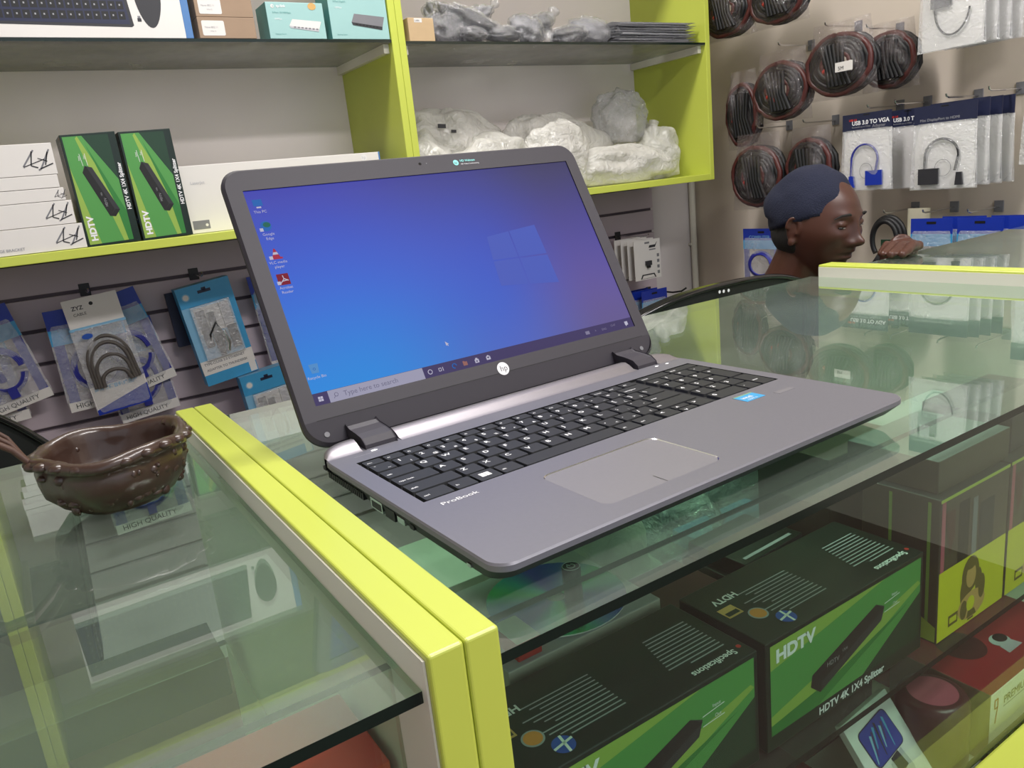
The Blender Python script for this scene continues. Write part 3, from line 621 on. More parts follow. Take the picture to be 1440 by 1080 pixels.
# ================================================================== PLASTIC BAGS IN THE RIGHT CABINET
def lump(name, label, cat, x, y, z, rx_, ry_, rz_, mt, seed, group=None, tilt=0, amp=.16, knot=None, label_bits=None, seg=56, rings=36, fr=2.2):
    m = MB(); so = Vector((seed*3.1, seed*1.7, -seed))
    def fn(p, d):
        q = d*fr+so; n1 = noise.noise(q); rd = 1-abs(noise.noise(q*2.3+so)); n3 = noise.noise(q*5.)
        f = 1+amp*n1*1.5+amp*.5*(rd-.75)+amp*.14*n3+amp*.10*(1-abs(noise.noise(q*7.)))
        v = Vector((p.x*f, p.y*f, p.z*f))
        if v.z < -rz_*.72: v.z = -rz_*.72+(v.z+rz_*.72)*.04
        return v
    m.ball((0, 0, rz_*.72), (rx_, ry_, rz_), mt, seg, rings, fn=fn)
    if label_bits:
        for bx_, bz, w_, h in label_bits: m.box(bx_-w_/2, bx_+w_/2, -ry_*.93, -ry_*.90, bz-h/2, bz+h/2, 'dark_grey')
    if knot:
        kx, kz, ln = knot
        m.tube([(kx, 0, kz), (kx+ln*.2, -4, kz+ln*.5), (kx+ln*.5, -2, kz+ln)], [ln*.12, ln*.2, ln*.34], mt, 9)
    o = m.build(name); place(o, x, y, z+3, ry=tilt); tag(o, label, cat, group); return o
G = 'milky plastic bags in the lower right cabinet'
lump('plastic_bag', 'milky plastic bag bulging at the left end of the lime cabinet', 'bag', 770, 1560, 148, 95, 105, 105, 'film_milky', 1, G)
lump('plastic_bag', 'wide milky plastic bag with dark marks lying on top, left of the lid corner', 'bag', 890, 1590, 250, 150, 80, 78, 'film_milky', 2, G, tilt=4, label_bits=[(-62, 84, 22, 10), (-28, 72, 14, 7)])
lump('plastic_bag', 'milky plastic bag directly behind the top of the laptop lid', 'bag', 965, 1500, 148, 130, 75, 92, 'film_milky', 3, G)
lump('plastic_bag', 'large milky plastic bag sloping down to the right in the cabinet', 'bag', 1215, 1560, 155, 190, 62, 112, 'film_milky', 4, G, tilt=13)
lump('plastic_bag', 'flat milky plastic bag along the front edge of the cabinet floor', 'bag', 1385, 1480, 148, 195, 62, 62, 'film_milky', 5, G)
lump('plastic_bag', 'milky plastic bag at the front beside the laptop lid edge', 'bag', 1165, 1480, 148, 100, 62, 105, 'film_milky', 6, G)
lump('plastic_bag', 'tall narrow milky bag with a tied top at the right cabinet side', 'bag', 1585, 1520, 148, 70, 62, 92, 'film_milky', 8, G, knot=(-20, 120, 48), tilt=-8)
lump('crumpled_bag', 'silvery crumpled plastic bag ball on top of the milky bags', 'bag', 1480, 1575, 262, 92, 68, 88, 'film_silver', 9, None, amp=.17, fr=3.0)
# upper shelf
t = thing('carton_box', 'small tan carton at the left end of the right glass shelf', 'box', 716, 1404, 520.6)
m = MB(); m.box(0, 66, 0, 60, 0, 50, 'carton_pale'); m.build('carton', t, bevel=.8); m = MB(); Fr(m, 16, 36, 40, 49, 'white'); Tx(m, 'LAN', 18, 42, 6, 'dark_grey'); m.build('sticker', t)
G = 'dark packets in clear bags on the upper glass shelf'
def packet(x, y, z, w_, h, d, seed, rot, label):
    t = thing('packet', label, 'bag', x, y, z, group=G); t.rotation_euler = (0, R(rot), R((seed*37) % 30-15)); so = Vector((seed*5.3, 1, seed))
    def fn(p, d_):
        q = d_*2.4+so; f = 1+.28*noise.noise(q)+.14*(1-abs(noise.noise(q*3)))
        return Vector((p.x*f, p.y*f, p.z*f))
    m = MB(); m.ball((0, 0, 0), (w_*.45, d*.44, h*.42), 'dark_grey' if seed % 3 else 'mid_grey', 24, 16, fn=fn); m.build('contents', t)
    m = MB(); m.ball((0, 0, 0), (w_*.5, d*.5, h*.5), 'film_clear', 40, 26, fn=fn)
    m.tube([(w_*.42, 0, 0), (w_*.55, -4, 4), (w_*.68, -2, 10)], [h*.22, h*.12, h*.30], 'film_clear', 8); m.build('plastic_wrap', t)
for a in ((838, 1450, 556, 110, 70, 70, 1, 10, 'dark packet in clear plastic next to the small tan carton'), (905, 1440, 573, 170, 46, 60, 2, 20, 'long dark packet lying slanted across its neighbours'), (965, 1520, 600, 120, 46, 60, 3, -20, 'dark packet in clear plastic, highest of the heap'),
          (900, 1425, 540, 80, 36, 50, 4, 0, 'small packet under the slanted packet at the shelf front'), (985, 1430, 541, 90, 38, 60, 5, 0, 'low packet at the shelf front with crinkled wrap'), (1065, 1430, 552, 90, 62, 60, 6, 25, 'bulky grey packet in the middle of the heap'),
          (1125, 1470, 566, 110, 56, 60, 7, -28, 'packet tilted up with a pointed corner'), (1215, 1450, 545, 130, 46, 70, 8, -6, 'packet lying flat right of the tilted packet'), (1290, 1460, 556, 120, 66, 70, 9, 8, 'dark packet where the flat stack begins'), (845, 1500, 596, 70, 50, 50, 10, 60, 'small black packet standing highest at the left')): packet(*a)
for k in range(8):
    m = MB(); so = 3.3*k
    NX, NY = 26, 6; vs = []
    for sgn in (1, -1):
        for j in range(NY+1):
            for i in range(NX+1):
                u = i/NX*2-1; v = j/NY*2-1; th = (1-abs(u)**6)*(1-abs(v)**4)
                vs.append((u*(160-4*(k % 3)), v*55, sgn*(3.4*th+.8*noise.noise(Vector((u*6+so, v*3, k))))+1.2*noise.noise(Vector((u*4, v*2, so)))))
    n0 = (NX+1)*(NY+1)
    for b_ in (0, 1):
        for j in range(NY):
            for i in range(NX):
                f = [b_*n0+j*(NX+1)+i, b_*n0+j*(NX+1)+i+1, b_*n0+(j+1)*(NX+1)+i+1, b_*n0+(j+1)*(NX+1)+i]; m.f.append(f if b_ == 0 else f[::-1])
    m.v = [Vector(v) for v in vs]; m.fm = [m.mi('film_silver')]*len(m.f); m.sm = [True]*len(m.f)
    m.box(-150+(k*17) % 30, 135, -48+(k % 3)*3, 42, -2.2, 2.2, 'light_grey' if k % 2 else 'mid_grey')
    o = m.build('flat_packet'); place(o, 1490+(k*7) % 11, 1470, 525.5+7.0*k, rz=(k*13) % 5-2); tag(o, 'flat silvery packet in the neat pile at the right end of the shelf', 'bag', 'flat packets piled at the right end of the glass shelf')

# ================================================================== HANGING GOODS
def hook(x, y, z, rz, label, ln=120, group='wall hooks', plate='dark_grey'):
    t = thing('wall_hook', label, 'hook', x, y, z, rz=rz, group=group)
    m = MB(); m.box(-11, 11, -4, 0, -13, 15, plate); m.build('plate', t, bevel=.6)
    m = MB(); m.tube([(0, -3, 0), (0, -ln+12, 0), (0, -ln+2, 3), (0, -ln, 9)], 2.2, 'chrome', 7); m.build('prong', t)
def pillow(m, w0, w1, h, t_, mt, seed, nx=14, nz=16, z0=0., flat=3., twist=0.):
    """closed crinkled pouch hanging down from z0; w0 top width, w1 bottom width"""
    vs = []
    for sgn in (-1, 1):
        for j in range(nz+1):
            for i in range(nx+1):
                u = i/nx*2-1; v = j/nz; w_ = w0+(w1-w0)*v; th = (1-abs(u)**flat)*math.sin(math.pi*min(1, max(0, .04+v*.92)))**.6
                q = Vector((u*2.2+seed, v*3.1, seed*.7)); edge = 1+.02*noise.noise(q*3)
                y = sgn*t_*th*(.8+.5*noise.noise(q))+t_*.5*noise.noise(q*1.3)*twist+.7*noise.noise(q*4)*(1 if sgn < 0 else -1)*th
                vs.append((u*w_/2*edge+twist*h*.0, y, z0-v*h*(1+.012*noise.noise(Vector((u*3, seed, 1))))))
    n0 = (nx+1)*(nz+1); fs = []
    for b_ in (0, 1):
        for j in range(nz):
            for i in range(nx):
                a = b_*n0+j*(nx+1)+i; f = (a, a+nx+1, a+nx+2, a+1); fs.append(f if b_ == 0 else f[::-1])
    m.add(vs, fs, mt, smooth=True)
def arc(cx, cz, rx_, rz_, a0, a1, n=18, y=-4): return [(cx+rx_*math.cos(R(a0+(a1-a0)*i/n)), y, cz+rz_*math.sin(R(a0+(a1-a0)*i/n))) for i in range(n+1)]

# --- blue cable pouches on the slatwall
def cable_pouch(label, x, y, z, tilt=0, w_=150, h=215, white=True, group='blue cable pouches on the slatwall', rz=0, words=False):
    t = thing('cable_pouch', label, 'cable pack', x, y, z, rz=rz, group=group); t.rotation_euler[1] = R(tilt); sd = x*.013+z*.1
    m = MB(); m.box(-w_/2, w_/2, -1, 1, -h*.16, 8, 'blue_deep'); m.box(-12, 12, -1.6, 1.6, -6, 0, 'black'); m.box(-w_/2, w_/2, -1.2, 1.2, -h*.32, -h*.16, 'blue_sky'); m.box(-w_/2+3, -w_/2+w_*.16, -1.2, 1.2, -h*.92, -h*.32, 'cable_blue'); m.box(w_/2-w_*.16, w_/2-3, -1.2, 1.2, -h*.92, -h*.32, 'cable_blue'); m.build('header', t)
    if words:
        m = MB(); Tx(m, 'COMPUTER', -w_*.34, -h*.14, w_*.11, 'blue_pale', lift=1.4); Tx(m, 'CABLE', -w_*.34, -h*.22, w_*.11, 'blue_pale', lift=1.4); m.build('lettering', t)
    m = MB()
    for k in range(4): m.tube([(p[0], p[1]-k*1.5, p[2]) for p in arc(0, -h*.6, w_*.34-k*3.2, h*.24-k*3, 0, 340, 26)], 2.6, 'cable_blue', 6)
    m.box(-9, 9, -12, -4, -h*.9, -h*.78, 'cable_blue'); m.build('cable', t)
    m = MB(); pillow(m, w_, w_*1.03, h*.86, 13, 'film', sd, z0=-h*.12); m.build('clear_pouch', t)
    m = MB(); m.box(-w_*.5, w_*.5, -3, -1, -h*1.02, -h*.92, 'white'); Tx(m, 'HIGH QUALITY', -w_*.42, -h*.99, w_*.105, 'dark_grey', lift=3.4); m.build('bottom_strip', t)
    return t
hook(-32, 1700, 49, 0, 'black hook over the white headed cable pack', 95, 'slatwall hooks')
cable_pouch('blue cable pouch hanging behind the white headed pack, its left edge showing', -52, 1632, 14, tilt=-2)
cable_pouch('blue cable pouch leaning out to the right behind the white headed pack', 0, 1650, 24, tilt=-13, w_=130, h=215)
cable_pouch('blue cable pouch hanging lowest, seen under the white headed pack', 20, 1662, -40, tilt=-6, w_=130, h=215)
cable_pouch('blue cable pouch cut by the left picture edge', -250, 1640, 30, tilt=-12, w_=130, h=205)
cable_pouch('second blue cable pouch at the left picture edge', -275, 1655, 10, tilt=-4, w_=130, h=215)
cable_pouch('blue cable pouch seen through the glass below the brown bowl', -20, 1600, -275, tilt=-3, w_=165, h=220, words=False)
def white_pack():
    t = thing('cable_pack', 'white headed clear pack with braided cables on the slatwall', 'cable pack', -34, 1606, 32, ry=-5)
    m = MB(); m.box(-55, 55, -1, 1, -52, 10, 'white'); m.disc((0, -1.3, -6), 4, 'black', ex=EX, ey=EZ)
    Tx(m, 'ZYZ', -40, -14, 12, 'dark_grey', lift=1.4, bold=.02); Tx(m, 'CABLE', -40, -27, 9, 'dark_grey', lift=1.4); m.build('header', t)
    m = MB(); m.box(-57, 57, -1.2, 1.2, -58, -52, 'blue_pale'); m.build('header_strip', t); m = MB(); m.box(-57, 57, -.8, .8, -250, -238, 'blue_deep'); m.add([(-57, -1.3, -238), (57, -1.3, -206), (57, -1.3, -250), (-57, -1.3, -250)], [(0, 3, 2, 1)], 'blue_deep'); m.box(-57, 57, -.9, .9, -238, -186, 'white')
    Tx(m, '高清数据音频线连接', -50, -196, 10, 'blue_pale', lift=1.6, bold=.03); m.build('printed_band', t)
    m = MB()
    for k, (rx_, rz_, cz) in enumerate(((44, 62, -142), (38, 52, -146), (33, 36, -158), (27, 20, -176))):
        m.tube([(-rx_, -4-k*3, -190)]+[(p[0], p[1]-k*3, p[2]) for p in arc(0, cz, rx_, rz_, 180, 0, 20)]+[(rx_+4, -4-k*3, -186)], 4.2, 'cable_braid', 8)
    m.build('braided_cable', t)
    m = MB(); pillow(m, 114, 116, 190, 14, 'film', 5.5, z0=-56); m.build('clear_pouch', t)
    m = MB(); m.disc((-28, -14.6, -72), 11, 'blue', ex=EX, ey=EZ, ry=6); m.build('oval_sticker', t)
white_pack()
def adapter_box(label, x, y, z, tilt):
    t = thing('adapter_box', label, 'box', x, y, z, ry=tilt, group='light blue adapter boxes on the slatwall')
    w_, h, d = 124, 238, 34
    m = MB(); fc = []
    m.box(-w_/2, w_/2, .5, d, -h, 0, 'blue_pale', faces=dict(left='blue_sky', right='blue_sky', back='blue', bottom='blue'))
    # front frame round the window
    for a, b, c, e, mt in ((-62, 62, -48, 0, 'blue_sky'), (-62, -44, -178, -48, 'blue_pale'), (46, 62, -178, -48, 'blue_sky'), (-62, 62, -212, -178, 'white'), (-62, 62, -238, -212, 'blue_sky')): m.box(a, b, -3, .5, c, e, mt)
    m.prism([(-14, -2), (-10, 3), (10, 3), (14, -2)], -22, -14, 'navy') if False else None
    m.box(-15, 15, -3.3, -2.9, -22, -15, 'navy'); m.box(-5, 5, -3.3, -2.9, -17, -10, 'navy'); m.disc((-44, -3.3, -24), 9, 'blue_pale', ex=EX, ey=EZ); m.disc((-44, -3.5, -24), 6.5, 'orange_dot', ex=EX, ey=EZ) if False else None
    m.disc((-44, -3.5, -24), 6.5, 'white', ex=EX, ey=EZ)
    m.build('carton', t)
    m = MB(); m.box(-38, 42, -.8, .4, -116, -54, 'white'); m.box(20, 22, -1.5, 0, -112, -54, 'mid_grey'); m.box(24, 44, -1.2, 0, -108, -56, 'light_grey')
    m.box(-34, -16, -6, -1, -150, -62, 'dark_grey'); m.box(-12, 4, -7, -1, -158, -70, 'black'); m.tube([(-26, -6, -146), (-20, -9, -120), (0, -10, -96), (8, -6, -120), (2, -6, -168)], 3, 'cable_black', 8)
    m.box(24, 44, -8, -1, -166, -112, 'dark_grey'); m.tube([(12, -6, -120), (16, -8, -150), (10, -6, -170)], 5, 'chrome', 8); m.box(-10, 2, -9, -2, -176, -160, 'black'); m.build('adapter', t)
    m = MB(); Tx(m, 'TYPE-C/USB 3.0 ETHERNET', -55, -190, 8.2, 'mid_grey', lift=3.2, bold=.02); Tx(m, 'ADAPTER TO THUNDERBOLT', -53, -204, 8.2, 'mid_grey', lift=3.2, bold=.02); m.box(44, 60, -3.4, -3, -236, -196, 'white'); m.build('lettering', t)
    m = MB(); m.box(-45, 47, -10.8, -10.4, -178, -48, 'film'); m.box(-45, 47, -10.4, -3, -178.4, -178, 'film'); m.build('window', t); return t
adapter_box('light blue adapter box with clear window hanging right of the cable packs', 200, 1608, 34, -7.5)
adapter_box('light blue adapter box hanging lower, half hidden by the laptop lid', 300, 1590, -196, -6)
hook(205, 1700, 49, 0, 'black hook over the light blue adapter box', 100, 'slatwall hooks'); 
cable_pouch('dark blue cable pouch mostly hidden behind the laptop lid edge', 372, 1660, 24, tilt=-6, w_=110, h=230)
m = MB(); m.box(-70, 70, 0, 12, -130, 0, 'navy'); tag(place(m.build('blue_box', bevel=1), 195, 1660, 20, ry=-3), 'dark blue pack hanging behind the light blue adapter box', 'box')
# --- usb cards at the far right of the slatwall
G = 'small white adapter cards on one hook'
for k in range(4):
    lb = ['front card of the small white adapter cards beside the lid', 'second card of the small white adapter cards', 'third card of the small white adapter cards', 'rearmost card of the small white adapter cards'][k]
    t = thing('adapter_card', lb, 'card', 1547-k*5, 1560+k*25, -36+k*2, group=G)
    m = MB(); m.box(-56, 56, 0, 1.5, -125, 0, 'white'); m.box(-10, 10, -.4, 0, -12, -6, 'mid_grey'); m.build('card', t)
    m = MB(); F(m, [(6, -26), (34, -26), (44, -8), (34, -18), (10, -18)], 'dark_grey', .5); Fr(m, 8, 36, -34, -30, 'mid_grey'); 
    for q in range(4): Fr(m, 40, 50, -58-q*18, -48-q*18, 'mid_grey')
    m.box(-12, 10, -9, -1, -80, -66, 'dark_grey'); m.box(-6, 4, -9, -1, -88, -80, 'black'); F(m, [(-34, -122), (34, -122), (26, -108), (-26, -108)], 'dark_grey', .5); F(m, [(-28, -121), (28, -121), (22, -112), (-22, -112)], 'white', .8); m.build('adapter', t)
hook(1547, 1700, -25, 0, 'hook holding the small white adapter cards', 150, 'slatwall hooks')
for k in range(3):
    cable_pouch(['bright blue pack at the front below the white adapter cards', 'bright blue pack in the middle below the white cards', 'rear bright blue pack below the white adapter cards'][k], 1590-k*14, 1585+k*30, -212, w_=112, h=170, group='bright blue packs below the white cards')
m = MB(); m.tube([(0, 0, 0), (0, -120, 0), (10, -150, 4), (24, -160, 14)], 3, 'black', 7); m.box(-10, 10, -4, 0, -12, 12, 'dark_grey'); tag(place(m.build('wall_hook'), 1668, 1699, -225), 'curved black hook end poking out by the lowest blue packs', 'hook')

# --- right wall: local x runs towards the camera side (-Y), local -y faces -X
def RW(Yc): return Yc
def adapter_bag(label, Yc, X, z, w_, h, kind, group, words=None, tilt=0):
    t = thing('adapter_bag', label, 'adapter pack', X, Yc, z, rz=-90, group=group); t.rotation_euler[1] = R(tilt); hh = h*.21
    m = MB(); m.box(-w_/2, w_/2, -1, 1, -hh, 0, 'navy'); m.box(-9, 9, -1.3, 1.3, -6, -3, 'black')
    if words:
        Tx(m, words, -w_*.30, -hh*.68, w_*.105, 'print_white', lift=1.3, bold=.03); Tx(m, 'USB 3.0', -w_*.36, -hh*.42, w_*.05, 'red_bright', lift=1.5, bold=.04); Tx(m, 'Adapter', w_*.12, -hh*.92, w_*.08, 'print_grey', lift=1.3)
        Tx(m, 'Bandwidth up to 5Gbps', -w_*.30, -hh*.85, w_*.04, 'print_grey', lift=1.3)
    else: Tx(m, 'Mini DisplayPort to HDMI', -w_*.40, -hh*.86, w_*.06, 'print_grey', lift=1.3)
    m.build('header', t)
    c = 'blue_deep' if kind == 'blue' else 'dark_grey'; cc = 'cable_blue' if kind == 'blue' else 'cable_black'
    if kind:
        m = MB(); zc = -h*.60
        if kind == 'card': m.box(-w_*.32, 0, -7, -1, -h*.55, -h*.05-hh, 'dark_grey'); m.box(-w_*.28, -w_*.1, -8, -6, -h*.40, -hh-10, 'light_grey'); m.tube(arc(w_*.02, -h*.55, w_*.28, h*.3, 180, 350, 18), 2.2, cc, 7)
        else:
            m.tube([(-w_*.3, -4, -h*.82)]+arc(-w_*.02, zc, w_*.27, h*.2, 180, 0, 16)+[(w_*.2, -4, -h*.78)], 3, cc, 8)
            s1, s2 = (1, -1) if kind == 'blue' else (-1, 1)
            m.box(s1*w_*.2-w_*.18, s1*w_*.2+w_*.15, -9, -2, -h*.93, -h*.74, c); m.prism([(s2*w_*.28-6, -h*.80), (s2*w_*.28+6, -h*.80), (s2*w_*.28+9, -h*.95), (s2*w_*.28-9, -h*.95)], 2, 9, c, X=Matrix(((1, 0, 0, 0), (0, 0, -1, 0), (0, 1, 0, 0), (0, 0, 0, 1))))
            m.tube(arc(0, -h*.74, w_*.13, h*.10, 0, 360, 16, y=-2), .6, 'mid_grey', 5)
        m.build('adapter', t)
    m = MB(); pillow(m, w_, w_*1.1, h-hh, 12, 'film', Yc*.01+X*.003, z0=-hh+1); m.build('clear_pouch', t)
    m = MB(); m.box(-w_*.48, w_*.5, 2, 3, -h*.985, -hh, 'white_gloss'); m.build('backing_card', t)
    return t
G = 'white adapter packs hanging on the beige wall'
adapter_bag('adapter pack with blue cable and blue plug block on the beige wall', 955, 1780, 265, 138, 198, 'blue', G, 'USB 3.0 TO VGA')
adapter_bag('plain adapter pack between the blue cable pack and the black cable pack', 880, 1842, 262, 130, 200, None, G, 'USB 3.0 TO HDMI')
adapter_bag('adapter pack with black cable and square black block on the beige wall', 752, 1780, 260, 150, 200, 'black', G)
for k, lb in enumerate(('pack right behind the black cable adapter pack', 'third pack behind the black cable adapter pack', 'rearmost pack behind the black cable adapter pack')): adapter_bag(lb, 735-k*12, 1812+k*32, 264, 140, 200, 'black', G)
adapter_bag('adapter pack at the top right edge with a dark converter and thin cable', 745, 1780, 590, 145, 210, 'card', G)
for k, lb in enumerate(('pack right behind the top converter pack', 'third pack behind the top converter pack', 'rearmost pack behind the top converter pack')): adapter_bag(lb, 730-k*12, 1812+k*32, 592, 140, 208, 'black', G)
adapter_bag('adapter pack at the right picture edge, only its corner in view', 500, 1780, 300, 150, 195, None, G)
hk = 0
for Yc, z, lb in ((955, 276, 'hook above the blue cable adapter pack'), (880, 276, 'hook above the plain adapter pack'), (752, 274, 'hook above the black cable adapter pack'), (655, 276, 'hook right of the black cable adapter pack'),
                  (1080, 500, 'hook above the large dark cable bag'), (960, 470, 'hook above the dark cable bag at the right'), (1230, 480, 'hook above the tall dark cable bag'), (1310, 265, 'hook above the lower dark cable bag'), (1150, 262, 'hook above the half hidden cable bag'), (905, 6, 'hook holding the looped black cable'), (800, 4, 'hook left of the blue pouches'), (690, 2, 'hook above the blue pouches'), (1275, -30, 'hook over the blue network pouches by the man')):
    hook(XR, Yc, z, -90, lb, 150, 'beige wall hooks', plate='mid_grey')

def coil_bag(label, Yc, X, z, w_, h, sd, red=2, tag_=False):
    t = thing('cable_bag', label, 'cable bag', X, Yc, z, rz=-90, group='dark cable coils in plastic bags'); rnd = random.Random(sd)
    m = MB()
    for k in range(18):
        rx_ = w_*(.45-.05*(k % 6)); rz_ = h*(.38-.045*(k % 6)); cy = -6-(k//2)*5
        m.tube([(p[0]+rnd.uniform(-2, 2), cy+rnd.uniform(-2, 2), p[2]+rnd.uniform(-2, 2)) for p in arc(0, -h*.56, rx_, rz_, 95, 452, 30)], 7.4, 'cable_black' if k % 5 != 2 else 'cable_red', 7)
    for k in range(4):
        a = R(-150+k*28); m.tube([(rx_*.95*math.cos(a), -50-k, -h*.56+rz_*.95*math.sin(a)), (rx_*.6*math.cos(a), -54, -h*.56+rz_*.6*math.sin(a))], 6, 'red_bright' if k < red else 'cable_black', 8)
    for k in range(6): m.tube([(-w_*.2+k*12, -52, -h*.3), (-w_*.1+k*9, -56, -h*.6), (-w_*.08+k*12, -52, -h*.84)], 6, 'cable_black', 8)
    m.build('cable', t)
    m = MB(); pillow(m, w_*.8, w_*1.04, h, 50, 'film_dim', sd*1.3, nx=18, nz=20); m.v = [Vector((v.x, v.y-24, v.z)) for v in m.v]; m.build('plastic_bag', t)
    if tag_:
        m = MB(); m.box(w_*.10, w_*.34, -80, -79, -h*.68, -h*.56, 'white'); m.text('5M', (w_*.14, -80, -h*.66), 13, 'dark_grey', ex=EX, ey=EZ, lift=.5); m.build('price_tag', t)
coil_bag('large dark cable bag with a small white tag on the beige wall', 1020, 1790, 500, 205, 190, 3, 1, True)
coil_bag('dark blue cable bag behind the tagged cable bag', 925, 1858, 480, 150, 165, 4, 0)
coil_bag('tall dark cable bag with red plugs left of the tagged one', 1205, 1790, 462, 190, 190, 5, 3)
coil_bag('dark cable bag hanging above the blue packs', 1295, 1790, 250, 190, 220, 6, 2)
coil_bag('dark cable bag half hidden behind the navy cap', 1120, 1800, 250, 150, 200, 7, 1)
coil_bag('dull cable bag beside the lime cabinet edge', 1395, 1850, 440, 120, 230, 8, 1)
coil_bag('cable bag at the top, cut by the picture edge, left one', 1400, 1800, 700, 200, 170, 9, 2)
coil_bag('cable bag at the top, cut by the picture edge, right one', 1220, 1800, 690, 190, 160, 10, 1)
G = 'blue network cable pouches by the seated man'
cable_pouch('blue network cable pouch hanging left of the man', 1800, 1318, -40, w_=140, h=172, rz=-90, group=G, words=True)
cable_pouch('blue network cable pouch partly behind the man', 1830, 1215, -40, w_=130, h=172, rz=-90, group=G, words=True)
cable_pouch('blue network cable pouch behind the front one, higher', 1860, 1265, -28, w_=140, h=172, rz=-90, group=G)
G = 'blue topped pouches at the right edge'
for k in range(5): cable_pouch(['first', 'second', 'third', 'fourth', 'fifth'][k]+' blue topped pouch from the hand, by the beige wall', 1770+(k % 2)*40, 770-k*58, -16, w_=105, h=190, rz=-90, group=G)
t = thing('looped_cable', 'looped thick black cable hanging above the man\'s hand', 'cable', 1790, 895, 0, rz=-90)
m = MB(); 
for k in range(3): m.tube(arc(0, -62, 46-k*6, 58-k*5, -40, 220, 22, y=-k*9), 6.5, 'cable_black', 9)
m.build('cable', t); m = MB(); m.box(-16, 34, -8, -6, -110, -62, 'paper'); m.box(-16, 34, -8.6, -8, -80, -62, 'green_dark'); m.build('paper_label', t)
m = MB(); m.box(-30, 30, 0, 2, -90, 0, 'cream'); tag(place(m.build('paper_pack'), 1860, 855, 10, rz=-90), 'cream paper pack hanging behind the looped black cable', 'pack')

# ================================================================== BOWL ON THE LEFT COUNTER
BS = .82
t = thing('bowl', 'dark brown carved wooden bowl on the left glass counter', 'bowl', -134, 345, -21.9, rz=12)
def bowl_warp(p, a):
    k = 1+.03*math.sin(3*a+1)+.02*math.sin(5*a); r_ = math.hypot(p.x, p.y)
    rough_ = 1+(.035*noise.noise(Vector((p.x*.09, p.y*.09, p.z*.12)))+.022*noise.noise(Vector((p.x*.22, p.y*.22, p.z*.3)))) if r_ > 20 else 1
    lift = 2.4*math.sin(4*a+.6)*max(0, p.z-20)/40
    return Vector((p.x*k*rough_, p.y*k*rough_, p.z+lift))
m = MB()
prof = [(0, 0), (32, 0), (42, 2), (52, 9), (60, 20), (64, 32), (64.5, 42), (63.5, 47), (67, 49), (69.5, 52), (69.5, 56), (67, 59.5), (63, 60.5), (59, 59), (57, 55), (56, 47), (53, 32), (45, 18), (32, 10), (0, 8)]
m.lathe([(r_*BS, z*BS) for r_, z in prof], 'bowl_in', 72, warp=bowl_warp)
rnd = random.Random(5)
for k in range(22):                       # carved rim and relief
    a = k*.2856
    m.ball((65.5*BS*math.cos(a), 65.5*BS*math.sin(a), (54.5+2*math.sin(4*a))*BS), (7.5*BS, 7.5*BS, 4.5*BS), 'bowl_in', 10, 7)
for k in range(90):
    a = rnd.uniform(0, 6.28); q = rnd.uniform(0, 1); rr_ = (51.5+9.5*math.sin(q*1.57))*BS; zz = (11+34*q)*BS
    m.ball((rr_*math.cos(a), rr_*math.sin(a), zz), (rnd.uniform(3, 7)*BS, rnd.uniform(3, 7)*BS, rnd.uniform(2.5, 6)*BS), 'bowl_in', 8, 6)
m.build('body', t)
m = MB()
for k in range(3):
    m.tube([(-64*BS, (6+k*5)*BS, 54*BS), (-74*BS, (14+k*6)*BS, (70+k*5)*BS), (-92*BS, (20+k*9)*BS, (86+k*7)*BS), (-112*BS, (34+k*5)*BS, (92+k*5)*BS), (-132*BS, (52-k*6)*BS, (84-k*7)*BS), (-140*BS, 64*BS, (60-k*8)*BS)], 3.0*BS-k*.4, 'twig', 8)
m.build('handle', t, label='twisted brown twig handle')

